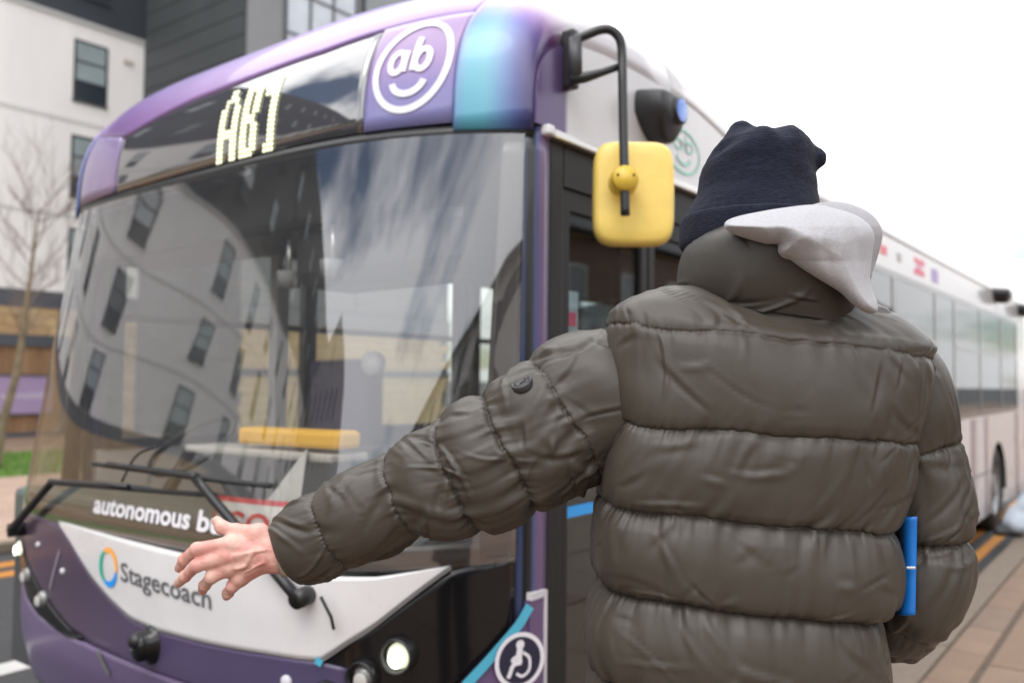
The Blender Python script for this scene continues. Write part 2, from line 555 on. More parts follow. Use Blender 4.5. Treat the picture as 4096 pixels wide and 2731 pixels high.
# pale stair window on the wing and dark one beside it
m_pale = mat('pale_glazing', (.40, .43, .48), .15, var=.15, vscale=1.5, coat=.6)
for (ya, yb, za, zb) in ((13.35, 15.6, 8.2, 12.5),):
    wf = MB()
    wf.box(-17.43, -17.36, ya - .06, yb + .06, za - .06, za).box(-17.43, -17.36, ya - .06, yb + .06, zb, zb + .06)
    for yy in (ya - .06, ya + .70, ya + 1.46, yb): wf.box(-17.43, -17.362, yy, yy + .06, za, zb)
    for z in (9.2, 10.2, 11.3): wf.box(-17.43, -17.366, ya, yb, z, z + .05)
    wo = wf.build('window', m_fasc, bld)
    MB().box(-17.43, -17.40, ya, yb, za, zb).build('pane', m_pale, wo)
wo = MB().box(-17.43, -17.37, 15.9, 15.96, 8.6, 13).box(-17.43, -17.37, 19, 19.06, 8.6, 13).build('window', m_frame, bld)
MB().box(-17.43, -17.39, 15.96, 19, 8.6, 13).build('pane', m_pv[1], wo)
# sign board in front of the boarding
sg = empty('sign_board', (FX + .1, 9.5, .7), 'pale purple sign board with white lettering fixed to the timber boarding', 'sign')
MB().box(FX + .01, FX + .06, 6.6, 10.05, .66, 1.55).build('panel', mat('sign_purple', (.36, .26, .42), .5, var=.05, vscale=2), sg)
MB().box(FX + .0, FX + .08, 6.56, 10.09, .62, .66).box(FX, FX + .08, 6.56, 10.09, 1.55, 1.60).build('frame', m_fasc, sg)

# ------------------------------------------------------------------ buildings behind the camera (seen mirrored in the bus glass)
b2 = empty('terrace_building', (13, -10, 0), 'pale building with rows of windows behind the near pavement', 'building')
MB().box(17.5, 26, -58, -3, 0, 6.2).build('wall', mat('pale_render', (.62, .59, .56), .85, var=.06, vscale=.7), b2)
MB().box(17.0, 26.5, -58.4, -2.6, 6.2, 6.5).build('roof', m_clad, b2)
wf = MB().box(17.42, 17.5, -.6, .6, 0, .06).box(17.42, 17.5, -.6, .6, 1.44, 1.5).box(17.42, 17.5, -.6, -.54, .06, 1.44).box(17.42, 17.5, .54, .6, .06, 1.44).box(17.43, 17.5, -.03, .03, .06, 1.44)
f0 = wf.build('window', m_frame, b2)
MB().box(17.47, 17.495, -.54, .54, .06, 1.44).build('pane', m_pv[1], f0)
for z in (1.0, 4.3):
    for y in np.arange(-55, -4, 3.2):
        c = f0.copy(); COL.objects.link(c); c.parent = b2; c.location = (f0.location.x, f0.location.y + y, f0.location.z + z)
        for ch in f0.children:
            d = ch.copy(); COL.objects.link(d); d.parent = c
f0.location.y += -58 + 3.2 * .4; f0.location.z += 1.0
b4 = empty('brick_building', (12, 30, 0), 'long brown brick building with a slate roof behind the near pavement', 'building')  # unseen block added so the door and side glass reflect something dark
MB().box(12, 21, 5, 62, 0, 6.4).build('wall', mat('brown_brick', (.16, .10, .075), .9, var=.2, vscale=2.5), b4)
obj('roof', [(11.6, 4.6, 6.4), (11.6, 62.4, 6.4), (16.5, 62.4, 9.3), (16.5, 4.6, 9.3), (21.4, 4.6, 6.4), (21.4, 62.4, 6.4)], [(0, 1, 2, 3), (3, 2, 5, 4), (0, 3, 4), (1, 5, 2), (0, 4, 5, 1)], mat('slate_roof', (.06, .06, .065), .7, var=.2, vscale=3), b4)
wf = MB().box(11.92, 12, -.55, .55, 0, .06).box(11.92, 12, -.55, .55, 1.34, 1.4).box(11.92, 12, -.55, -.49, .06, 1.34).box(11.92, 12, .49, .55, .06, 1.34)
f4 = wf.build('window', mat('window_frame_white', (.6, .6, .6), .5), b4)
MB().box(11.97, 11.995, -.49, .49, .06, 1.34).build('pane', m_pv[1], f4)
for z in (1.0, 3.9):
    for y in np.arange(9.5, 60, 3.4):
        c = f4.copy(); COL.objects.link(c); c.parent = b4; c.location = (f4.location.x, f4.location.y + y, f4.location.z + z)
        for ch in f4.children:
            d = ch.copy(); COL.objects.link(d); d.parent = c
f4.location.y += 7; f4.location.z += 1.0
b3 = empty('student_block', (-14, -46, 0), 'tall grey gabled block with many narrow windows down the street', 'building')
gv = [(-21, -34, 0), (-9, -34, 0), (-9, -34, 11), (-15, -34, 16), (-21, -34, 11), (-21, -60, 0), (-9, -60, 0), (-9, -60, 11), (-15, -60, 16), (-21, -60, 11)]
gf = [(0, 1, 2, 3, 4), (5, 9, 8, 7, 6), (0, 5, 6, 1), (1, 6, 7, 2), (2, 7, 8, 3), (3, 8, 9, 4), (4, 9, 5, 0)]
obj('wall', gv, gf, mat('grey_render', (.33, .31, .30), .85, var=.08, vscale=.6), b3)
wf = MB().box(-.28, .28, 0, .04, 0, 1.5)
f0 = wf.build('window', m_wdark, b3)
f0.location = (0, 0, 0)
base = Vector((-14, -46, 0))
for z in (1.2, 4.0, 6.8, 9.6):
    for x in np.arange(-20, -9.5, 1.75):
        c = f0.copy(); COL.objects.link(c); c.parent = b3; c.location = Vector((x, -34.0, z)) 
f0.location = Vector((-15, -34, 12.4))
for o in b3.children:
    if o.name.startswith('window'):
        o.location = o.location  # vertices carry the offset of the base already
# ================================================================== lettering helper
def text_mesh(body, bold=0.0):
    cu = bpy.data.curves.new('lettering', 'FONT')
    cu.body = body
    cu.resolution_u = 3
    cu.offset = bold
    o = bpy.data.objects.new('lettering', cu)
    COL.objects.link(o)
    bpy.context.view_layer.update()
    me = bpy.data.meshes.new_from_object(o.evaluated_get(bpy.context.evaluated_depsgraph_get()))
    bm = bmesh.new(); bm.from_mesh(me)
    bmesh.ops.triangulate(bm, faces=bm.faces[:])
    v = np.array([x.co[:] for x in bm.verts]); f = [tuple(y.index for y in x.verts) for x in bm.faces]
    bm.free()
    bpy.data.objects.remove(o); bpy.data.curves.remove(cu); bpy.data.meshes.remove(me)
    return v, f          # x along the line, cap height about .73 of size 1

tv, tf = text_mesh('s  Available', .006)
w = tv[:, 0].max()
P = np.stack([np.full(len(tv), FX + .066), 8.85 + tv[:, 0] / w * 1.12, 1.02 + tv[:, 1] * .24], -1)
obj('lettering', P, tf, mat('sign_white', (.62, .58, .64), .6), sg)

# ================================================================== the bus
RHO, BD, TN, HW = -0.01496, 1.53, 1.8040, 1.3393
NS, OS = -BD, -(BD + 2 * HW)          # nearside and offside planes
REAR = 13.25
bus = empty('bus', (-(BD + HW), 7.0, 0), 'purple and white single decker bus with a lit AB1 display and large windscreen', 'bus')
zk = np.array([.15, .30, .45, .58, .68, .80, .95, 1.1, 1.4, 1.75, 2.1, 2.40])
rk = np.array([-.07, -.11, -.165, -.205, -.215, -.212, -.225, -.228, -.18, -.12, -.055, 0])
_zf = np.linspace(.15, 2.40, 200); _rf = np.interp(_zf, zk, rk)
_ker = np.exp(-np.linspace(-2, 2, 13) ** 2); _ker /= _ker.sum()
_rf = np.convolve(np.pad(_rf, 6, mode='edge'), _ker, 'valid')
def lean(p):
    p = np.array(p, float); p[..., 2] += RHO * (-p[..., 0] - BD); return p
def ztop(s): return 2.74 + .34 * np.clip(1 - np.abs(s) ** 5, 0, 1) ** .4545
def zroof(s): return 2.62 + .44 * np.clip(1 - np.abs(s) ** 4, 0, 1) ** .4545
def FS(s, v):
    s, v = np.broadcast_arrays(np.asarray(s, float), np.asarray(v, float))
    lo = v <= 2.40
    ph = np.clip(v - 2.40, 0, 1) * np.pi / 2
    n = 2.45 + 1.6 * np.abs(s) ** 8
    z = np.where(lo, v, 2.40 + (ztop(s) - 2.40) * np.sin(ph) ** (2 / n))
    bow = np.where(s > 0, .295 * np.abs(s) ** 5.2, .295 * np.abs(s) ** 4)
    y = TN + bow + np.where(lo, np.interp(v, _zf, _rf) * (1 - np.abs(s) ** 8), .9 * (1 - np.cos(ph) ** (2 / n)))
    return np.stack([-(BD + HW + s * HW), y, z], -1)
def FO(s, v, off=0.0):
    """point on the front skin, moved outward by off, in world space"""
    s, v = np.broadcast_arrays(np.asarray(s, float), np.asarray(v, float))
    p = FS(s, v)
    if off:
        e = 2e-3
        a = FS(np.clip(s + e, -1, 1), v) - FS(np.clip(s - e, -1, 1), v)
        b = FS(s, v + e) - FS(s, v - e)
        n = np.cross(a, b); n /= np.linalg.norm(n, axis=-1)[..., None] + 1e-12
        n *= np.where(n[..., 1:2] > 0, -1, 1)
        p = p + n * off
    return lean(p)
def patch(name, s, vb, vt, m, off=0.0, nv=10, solid=.012, col=None, parent=None, ns=None):
    s = np.asarray(s, float)
    vb = np.broadcast_to(np.asarray(vb, float), s.shape); vt = np.broadcast_to(np.asarray(vt, float), s.shape)
    if ns:
        sn = np.linspace(s[0], s[-1], ns)
        o = np.argsort(s)
        vb = np.interp(sn, s[o], vb[o]); vt = np.interp(sn, s[o], vt[o]); s = sn
    t = np.linspace(0, 1, nv)[:, None]
    V = vb + (vt - vb) * t; S = np.broadcast_to(s, V.shape)
    P = FO(S, V, off)
    c = None if col is None else col(S.ravel(), V.ravel())
    return obj(name, P.reshape(-1, 3), grid_faces(nv, len(s)), m, parent or bus, True, col=c, solid=solid)
def ribbon(pts, width, off, closed=False, n=60):
    """a flat stroke of a given width (metres) on the front skin along (s, v) points"""
    if closed: pts = list(pts) + [pts[0]]
    P = smoothpath(pts, n) if not closed else np.array(pts)
    C = FO(P[:, 0], P[:, 1], off)
    T = np.gradient(C, axis=0); T /= np.linalg.norm(T, axis=1)[:, None] + 1e-9
    e = 2e-3
    a = FS(P[:, 0] + e, P[:, 1]) - FS(P[:, 0] - e, P[:, 1]); b = FS(P[:, 0], P[:, 1] + e) - FS(P[:, 0], P[:, 1] - e)
    nrm = np.cross(a, b); nrm /= np.linalg.norm(nrm, axis=1)[:, None]
    S = np.cross(T, nrm) * width / 2
    V = np.stack([C - S, C + S], 1).reshape(-1, 3)
    return V, [(2 * i, 2 * i + 1, 2 * i + 3, 2 * i + 2) for i in range(len(C) - 1)]
def lerp_col(x, keys):
    k = np.array([a for a, _ in keys]); c = np.array([b for _, b in keys])
    return np.stack([np.interp(x, k, c[:, i]) for i in range(3)], -1)

def carpaint(name, color=None, vcol=False, rough=.28, coat=.45, var=.09, metal=0.0):
    return mat(name, color or (.5, .5, .5), rough, var=var, vscale=3, coat=coat, vcol=vcol, metal=metal)
m_white = carpaint('paint_white', (.69, .675, .675))
m_purple = carpaint('paint_purple', (.125, .075, .185))
m_liv = carpaint('paint_livery', vcol=True, rough=.34, coat=.28)
m_black = mat('black_plastic', (.012, .012, .013), .35, var=.2, vscale=20)
m_gloss = mat('black_gloss', (.006, .006, .007), .16, coat=.25, spec=.3)
m_rub = mat('rubber', (.018, .018, .018), .7)
m_grey = mat('interior_grey', (.21, .21, .215), .6, var=.08, vscale=5)
m_dgrey = mat('interior_dark', (.055, .058, .062), .6, var=.1, vscale=5)
m_ceil = mat('interior_ceiling', (.11, .12, .122), .6)
m_alu = mat('aluminium', (.62, .60, .57), .3, metal=.9)
m_lens = mat('lens_glass', (.22, .22, .21), .08, coat=1.0)
m_ledw = mat('led_lit', (.9, .9, .7), .4, emit=(1.0, 1.0, .58), estr=1.0)
m_bulb = mat('headlamp_bulb', (.9, .9, .85), .2, emit=(1.0, 1.0, .92), estr=2.6)
m_lamp = mat('headlamp_lit', (.9, .9, .8), .2, emit=(.86, .95, .60), estr=.55)
g_wind = glass('windscreen_glass', (.90, .90, .88), base=.15, gain=.80, gcol=(.95, .96, 1.0), dust=.032)
g_side = glass('side_glass', (.25, .31, .32), base=.07, gain=.55)
g_clear = glass('cab_glass', (.80, .83, .82), base=.06, gain=.7)
g_dest = mat('display_glass', (.045, .044, .050), .03, spec=1.0, coat=1.0)
g_dest.node_tree.nodes['Principled BSDF'].inputs['Coat IOR'].default_value = 2.0
g_dest.node_tree.nodes['Principled BSDF'].inputs['IOR'].default_value = 1.5

SD = np.cos(np.linspace(0, np.pi, 61))            # dense towards the corners, from +1 to -1
# --- dome above the windscreen, in the printed livery with a reflected dark end painted in
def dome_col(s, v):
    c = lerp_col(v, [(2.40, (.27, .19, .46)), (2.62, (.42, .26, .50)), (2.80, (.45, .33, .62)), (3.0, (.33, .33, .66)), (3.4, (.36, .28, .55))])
    dark = lerp_col(s, [(-1, (1, 1, 1)), (.1, (1, 1, 1)), (.6, (.62, .55, .72)), (1, (.6, .55, .7))])  # reflection of the dark building painted into the offside end
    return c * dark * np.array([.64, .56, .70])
def corner_col(s, v):
    a = np.abs(s)
    c = lerp_col(a, [(.80, (.30, .30, .62)), (.85, (.30, .42, .74)), (.875, (.22, .62, .78)), (.91, (.27, .66, .82)), (.94, (.26, .42, .74)), (.965, (.17, .18, .46)), (.985, (.11, .08, .26)), (1, (.085, .05, .16))])
    top = lerp_col(v, [(2.38, (.42, .70, .75)), (2.47, (.95, 1, 1)), (2.60, (1, 1, 1)), (2.70, (1.1, .85, 1)), (2.80, (1.6, .65, .95)), (2.95, (1.9, .58, .85)), (3.4, (1.9, .55, .8))])
    c = np.clip(c * top, 0, .8) * .72
    k = np.clip((v - 2.82) / .22, 0, 1) * np.clip((a - .90) / .07, 0, 1)        # the wrap ends where the white roof side starts
    return c * (1 - k[:, None]) + np.array([.53, .51, .53]) * k[:, None]
def logo_col(s, v):
    return .68 * lerp_col(v, [(2.40, (.30, .30, .62)), (2.47, (.32, .28, .62)), (2.56, (.42, .27, .60)), (2.66, (.50, .34, .60)), (2.76, (.48, .34, .62))])
def panel_col(s, v):
    return .75 * lerp_col(v, [(2.40, (.35, .25, .42)), (2.6, (.32, .24, .46)), (2.72, (.25, .18, .38))])
TOPD = 3.4
mid = SD[(SD < .815) & (SD > -.847)]
mid = np.concatenate([[.815], mid, [-.847]])
vtop_glass = np.interp(-mid, [-.43, -.252, -.104, .176, .464, .632], [2.585, 2.626, 2.652, 2.662, 2.678, 2.715])
lowedge = np.where((mid < .45) & (mid > -.632), vtop_glass, np.where(mid >= .45, np.interp(mid, [.45, .815], [2.585, 2.70]), np.interp(-mid, [.632, .847], [2.715, 2.76])))
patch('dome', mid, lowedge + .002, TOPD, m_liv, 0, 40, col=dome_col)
for sg_ in (1, -1):
    c = np.linspace(.82 if sg_ > 0 else .85, 1.0, 22) * sg_
    patch('corner_cap', c, 2.385, TOPD, m_liv, .003, 40, col=corner_col)
patch('destination_glass', np.linspace(.448, -.632, 50), 2.402, np.interp(-np.linspace(.448, -.632, 50), [-.43, -.252, -.104, .176, .464, .632], [2.585, 2.626, 2.652, 2.662, 2.678, 2.715]), g_dest, -.002, 12)
patch('livery_panel', np.linspace(.817, .452, 20), 2.402, np.interp(np.linspace(.817, .452, 20), [.45, .815], [2.585, 2.70]), m_liv, 0, 10, col=panel_col)
lp = patch('logo_panel', np.linspace(-.636, -.848, 20), 2.402, np.interp(-np.linspace(-.636, -.848, 20), [.632, .847], [2.715, 2.76]), m_liv, 0, 14, col=logo_col)
def v_of_z(z, s):
    q = np.clip((z - 2.40) / (ztop(s) - 2.40), 0, 1) ** ((2.45 + 1.6 * abs(s) ** 8) / 2)
    return 2.40 + np.arcsin(q) / (np.pi / 2)
# smiling "ab" roundel
m_print = mat('print_white', (.78, .76, .80), .4, coat=.5)
def LG(cx, cy):
    s = -.746 - .086 * cx - .006 * cy
    return (s, float(v_of_z(2.607 + .146 * cy + .006 * cx, s)))
mb = MB()
th = np.linspace(0, 2 * np.pi, 72)
mb.add(*ribbon([LG(math.cos(a), math.sin(a)) for a in th], .022, .004, closed=False, n=120))
mb.add(*ribbon([LG(-.42 + .19 * math.cos(a), .10 + .235 * math.sin(a)) for a in np.linspace(0, 2 * np.pi, 30)], .021, .0045, n=60))
mb.add(*ribbon([LG(-.20, .35), LG(-.20, -.14)], .021, .005, n=8))
mb.add(*ribbon([LG(.28 + .19 * math.cos(a), .10 + .235 * math.sin(a)) for a in np.linspace(0, 2 * np.pi, 30)], .021, .0045, n=60))
mb.add(*ribbon([LG(.06, .64), LG(.06, -.14)], .021, .005, n=8))
mb.add(*ribbon([LG(.44 * math.cos(a), -.33 + .32 * math.sin(a)) for a in np.linspace(np.pi * 1.06, np.pi * 1.94, 24)], .022, .0045, n=40))
mb.build('smile_roundel', m_print, bus)
# lit dot letters AB1
LED = {'A': ["..##..", "..##..", ".####.", ".#..#.", "##..##", "##..##", "##..##", "##..##", "##..##", "######", "######", "##..##", "##..##", "##..##", "##..##", "##..##"],
       'B': ["####.", "#####", "##.##", "##.##", "##.##", "##.##", "##.##", "####.", "####.", "##.##", "##.##", "##.##", "##.##", "##.##", "#####", "####."],
       '1': ["..##", ".###", "####", "####", "..##", "..##", "..##", "..##", "..##", "..##", "..##", "..##", "..##", "..##", ".###", ".###"]}
for ch, sa in (('A', -.098), ('B', -.198), ('1', -.284)):
    rows = LED[ch]; mb = MB()
    for ri, row in enumerate(rows):
        for ci, c in enumerate(row):
            if c != '#': continue
            s = sa - (ci + .5) * .0142
            z = 2.412 + (15 - ri) * .0172
            v = v_of_z(z, s)
            ctr = FO(s, v, .003)
            an = np.linspace(0, 2 * np.pi, 7)[:-1]
            e = 1e-3
            a = FS(s + e, v) - FS(s - e, v); b_ = FS(s, v + e) - FS(s, v - e)
            a /= np.linalg.norm(a); b_ /= np.linalg.norm(b_)
            mb.add(ctr + .0080 * (np.cos(an)[:, None] * a + np.sin(an)[:, None] * b_), [tuple(range(6))])
    mb.build('led_letter', m_ledw, bus, label='lit dot letter ' + ch)
# --- windscreen and its surround
sw = np.linspace(.985, -.985, 90)
patch('windscreen', sw, 1.085, 2.372, g_wind, 0, 40, solid=0)
patch('gasket', np.linspace(1, -1, 80), 2.366, 2.400, m_black, -.004, 3)
m_frit = mat('windscreen_frit', (.030, .022, .019), .25, coat=.6)
patch('frit_band', sw, 1.075, 1.150, m_frit, -.006, 4)
for sg_ in (1, -1):
    patch('frit_band', np.linspace(.945, .986, 6) * sg_, 1.10, 2.37, m_frit, -.005, 20, solid=.008)
# corner pillars: printed strip between glass and door
def pillar_col(s, v):
    k = .5 + .5 * np.sin(v * 9.0)
    return np.array([.12, .08, .18])[None] * (1 - .35 * k[:, None]) + np.array([.10, .17, .36])[None] * (.25 * k[:, None])
for sg_, x in ((-1, NS), (1, OS)):
    zc = np.linspace(.62, 2.40, 24)
    yo = TN + .297
    V = []; C = []
    for z in zc:
        for (dx, dy, c_) in ((.058, -.036, (.010, .010, .012)), (.040, -.026, (.010, .010, .012)), (.032, -.020, (.03, .05, .13)), (.024, -.014, (.03, .05, .13)), (.017, -.009, (.010, .010, .012)), (.004, .008, (.010, .010, .012)), (.0, .016, (.05, .08, .19)), (-.002, .028, (.12, .085, .175)), (-.003, .050, (.13, .085, .18)), (-.003, .078, (.11, .07, .15))):
            V.append(lean((x + (-dx if sg_ < 0 else dx), yo + dy, z)))
            C.append(c_)
    obj('corner_pillar', V, grid_faces(len(zc), 10), m_liv, bus, True, col=np.array(C), solid=.02)
# --- lower front
wsx = np.array([.372, .30, .176, .08, -.008, -.132, -.352, -.536, -.684, -.80, -.908])
wtop = np.array([1.094, 1.091, 1.085, 1.080, 1.076, 1.072, 1.066, 1.062, 1.060, 1.062, 1.088])
wbot = np.array([1.088, 1.030, .914, .850, .808, .795, .803, .814, .817, .935, 1.078])
patch('bonnet_panel', wsx, wbot, wtop, m_white, .002, 16, ns=70)
# purple panel under it, from the left lamp cluster to the right one
ps = np.array([.72, .60, .50, .372, .30, .176, .08, -.008, -.132, -.352, -.536, -.684, -.74])
ptop = np.array([1.092, 1.092, 1.093, 1.084, 1.026, .910, .846, .804, .791, .799, .810, .813, .80])
pbot = np.array([1.02, .885, .80, .73, .70, .675, .668, .664, .66, .66, .66, .66, .66])
def front_col(s, v): return lerp_col(s, [(-.8, (.066, .052, .115)), (-.2, (.066, .048, .105)), (.3, (.072, .048, .085)), (.8, (.10, .065, .095))])
patch('front_panel', ps, pbot, ptop, m_liv, 0, 14, col=front_col, ns=70)
patch('panel_gap', np.array([.356, .432]), np.array([.985, .824]) - .006, np.array([.985, .824]) + .010, mat('gap_seal', (.33, .30, .36), .5), .0035, 2, solid=0, ns=10)
# black lamp clusters
for sg_ in (1, -1):
    if sg_ > 0:
        s = np.array([.235, .30, .372, .50, .60, .72, .82, .90]); t = np.array([.690, .70, .730, .80, .885, 1.02, 1.07, 1.07]); b = np.array([.683, .668, .68, .71, .755, .83, .90, .95])
    else:
        s = np.array([-.62, -.684, -.74, -.80, -.908, -.985]); t = np.array([.70, .811, .868, .930, 1.072, 1.10]); b = np.array([.655, .655, .66, .67, .73, .88])
    patch('lamp_cluster', s, b, t, m_gloss, -.006, 12, ns=40)
    # trim line along its upper edge
    if sg_ < 0:
        V, F = ribbon([(-.684, .816), (-.74, .873), (-.80, .935), (-.908, 1.085)], .012, .006, n=30)
        obj('trim', V, F, mat('trim_grey', (.16, .15, .15), .35), bus)
def lamp(s, v, r, lit, hood=True):
    c = FO(s, v, .0); e = 2e-3
    a = FS(s + e, v) - FS(s - e, v); b = FS(s, v + e) - FS(s, v - e)
    n = np.cross(a, b); n /= np.linalg.norm(n); n *= -1 if n[1] > 0 else 1
    # lamps look forward rather than along the skin
    n = np.array([n[0] * .55 + (.12 if s > 0 else 0), -1.0, .02]); n /= np.linalg.norm(n)
    u = np.cross(n, (0, 0, 1)); u /= np.linalg.norm(u); w = np.cross(u, n)
    an = np.linspace(0, 2 * np.pi, 33)[:-1]
    ring = np.cos(an)[:, None] * u + np.sin(an)[:, None] * w
    prof = [(1.28, -.05), (1.28, .018), (1.20, .026), (1.06, .022), (1.0, -.012)] if s < 0 else [(1.25, -.05), (1.25, .004), (1.18, .008), (1.06, .008), (1.0, -.004)]
    V = np.concatenate([c + ring * r * k + n * d for k, d in prof])
    h = obj('headlight', V, grid_faces(len(prof), 32, True), m_black, bus, True)
    pr = [(1.0, -.010), (.8, .004), (.5, .013), (.2, .016)] if s < 0 else [(1.0, -.004), (.85, .012), (.5, .022), (.2, .025)]
    V = np.concatenate([c + ring * r * k + n * d for k, d in pr] + [[c + n * (pr[-1][1] + .0005)]])
    F = [tuple(x) for x in grid_faces(len(pr), 32, True)] + [(96 + i, 96 + (i + 1) % 32, 128) for i in range(32)]
    obj('lens', V, F, m_lamp if lit else m_lens, h, True)
    q = c - w * r * .22 + n * (pr[-1][1] + .002)
    V = np.concatenate([q + ring * r * .60, q + ring * r * .35 + n * .003, [q + n * .004]])
    obj('bulb', V, [tuple(x) for x in grid_faces(2, 32, True)] + [(32 + i, 32 + (i + 1) % 32, 64) for i in range(32)], m_bulb if lit else mat('reflector', (.48, .47, .44), .25, coat=.5), h, True)
for s, v, r, lit in ((-.832, .842, .040, True), (-.772, .782, .036, False), (-.70, .722, .034, False), (.74, .925, .034, True), (.60, .848, .034, False), (.478, .780, .033, False)):
    lamp(s, v, r, lit)
# bumper with its bright ridge
def bump_col(s, v):
    return lerp_col(s, [(-1, (.075, .055, .12)), (0, (.12, .085, .165)), (.55, (.14, .105, .20)), (1, (.11, .085, .17))])
sb = np.linspace(1, -1, 90)
rt_ = np.interp(sb, [-1, -.74, -.1, .08, .3, .5, .6, .72, .85, 1], [.66, .658, .660, .666, .680, .715, .755, .83, .93, 1.0])
patch('bumper', sb, .40, rt_ - .004, m_liv, .006, 18, col=bump_col, solid=.03)
patch('skirt', sb, .17, .395, m_black, -.01, 6)
V, F = ribbon([(.13, .672), (.10, .63), (.075, .60)], .02, .016, n=10)
obj('panel_gap', V, F, m_alu, bus)
# round sensor at the centre of the bumper line and small fixings
def disc_lathe(name, s, v, prof, m, parent=None, off=0.0, tilt=.6, squash=1.0):
    c = FO(s, v, off); n = np.array([0, -1.0, .0]); 
    e = 2e-3
    a = FS(s + e, v) - FS(s - e, v); b = FS(s, v + e) - FS(s, v - e)
    q = np.cross(a, b); q /= np.linalg.norm(q); q *= -1 if q[1] > 0 else 1
    n = q
    u = np.cross(n, (0, 0, 1)); u /= np.linalg.norm(u); w = np.cross(u, n)
    an = np.linspace(0, 2 * np.pi, 25)[:-1]
    ring = np.cos(an)[:, None] * u + np.sin(an)[:, None] * w * squash
    V = np.concatenate([c + ring * k + n * d for k, d in prof] + [[c + n * prof[-1][1]]])
    nn = len(prof)
    F = [tuple(x) for x in grid_faces(nn, 24, True)] + [((nn - 1) * 24 + i, (nn - 1) * 24 + (i + 1) % 24, nn * 24) for i in range(24)]
    return obj(name, V, F, m, parent or bus, True)
kn = disc_lathe('sensor', -.118, .745, [(.050, -.01), (.048, .012), (.036, .016), (.036, .05), (.028, .062), (.008, .064)], m_gloss, squash=1.3)
disc_lathe('sensor_cap', -.113, .768, [(.030, .0), (.028, .06), (.018, .075), (.004, .08)], m_black, kn)
for s, v, r in ((.504, .985, .011), (.344, .910, .012), (-.602, .745, .019)):
    disc_lathe('fixing', s, v, [(r, -.004), (r, .004), (r * .7, .009), (r * .2, .010)], mat('fixing_pale', (.6, .58, .62), .4))
V, F = ribbon([(-.676, .822), (-.690, .812)], .022, .008, n=6)
obj('sticker', V, F, mat('cyan_print', (.08, .42, .58), .4), bus)
# cyan wedge and purple corner below the right lamp cluster (nearside)
ws = np.linspace(-.93, -1.0, 12)
patch('corner_panel', ws, .40, np.interp(-ws, [.93, .985, 1.0], [.755, .89, .955]), m_purple, .004, 16)
V, F = ribbon([(-.925, .745), (-.955, .815), (-.985, .895), (-.999, .953)], .030, .012, n=30)
obj('cyan_stripe', V, F, mat('cyan_print', (.08, .42, .58), .4, coat=.8), bus)

# --- lettering on the front
def front_text(body, s0, v0, s1, v1, cap, m, name, bold=0.0, off=.004):
    v, f = text_mesh(body, bold)
    x = v[:, 0] - v[:, 0].min(); x = x / x.max()
    S = s0 + (s1 - s0) * x
    Vv = v0 + (v1 - v0) * x + v[:, 1] / .72 * cap
    return obj(name, FO(S, Vv, off), f, m, bus)
front_text('Stagecoach', .022, .935, -.372, .916, .066, mat('print_grey', (.11, .11, .12), .5), 'lettering', .012, off=.005)
front_text('autonomous', .182, 1.150, -.274, 1.149, .064, mat('print_white', (.8, .8, .8), .4), 'lettering', .030)
front_text('bus', -.304, 1.149, -.440, 1.148, .064, mat('print_white', (.8, .8, .8), .4), 'lettering', .030)
# ring emblem in three colours
for a0, a1, colr in ((-.35, 2.3, (.95, .42, .08)), (2.1, 4.3, (.02, .42, .30)), (4.1, 6.1, (.01, .30, .85))):
    A = np.linspace(a0, a1, 26)
    P = [(.084 - .040 * math.cos(a), .970 + .060 * math.sin(a)) for a in A]
    V, F = ribbon(P, .020, .0052 + a0 * 1e-4, n=50)
    w_ = np.sin(np.linspace(.25, np.pi - .25, len(V) // 2))
    C = V.reshape(-1, 2, 3); mid_ = C.mean(1, keepdims=True)
    C = mid_ + (C - mid_) * (.35 + .75 * w_)[:, None, None]
    obj('ring_emblem', C.reshape(-1, 3), F, mat('emblem_%d' % int(a0 * 10 + 10), colr, .4), bus)

# --- wipers
def SP(s, v, off): return FO(np.array(s), np.array(v), off)
def wiper(piv, elbow, end, blade_a, blade_b, sgn):
    w = empty('wiper', bus.location)   # placeholder replaced below
    bpy.data.objects.remove(w)
    a = SP(*piv, .05); b = SP(*elbow, .055); c = SP(*end, .04)
    pts = np.vstack([np.linspace(a, b, 8), smoothpath([b, b + (c - b) * .06, c], 10)[1:]])
    o = MB().tube(pts, np.linspace(.017, .010, len(pts)), 8).build('wiper', m_black, bus, True)
    P = SP(*piv, -.01)
    mb = MB().tube([P, SP(*piv, .06)], .028, 14)
    mb.build('pivot', m_black, o, True)
    q = np.array([SP(blade_a[0] + (blade_b[0] - blade_a[0]) * t, blade_a[1] + (blade_b[1] - blade_a[1]) * t, .02) for t in np.linspace(0, 1, 16)])
    MB().tube(q, .009, 6).build('blade', m_rub, o, True)
    return o
wr = wiper((-.660, 1.005), (-.315, 1.312), (.10, 1.322), (.20, 1.318), (-.545, 1.305), -1)
wl = wiper((.645, 1.024), (.365, 1.236), (-.02, 1.255), (.40, 1.232), (-.37, 1.262), 1)
MB().tube([SP(-.70, 1.01, .03), SP(-.725, .96, .045), SP(-.722, .92, .02)], .005, 6).build('washer_hose', m_rub, wr, True)
MB().tube(smoothpath([SP(.0, 1.27, .05), SP(-.02, 1.36, .03), SP(-.10, 1.40, .02)], 10), .005, 6).build('washer_hose', m_rub, wl, True)

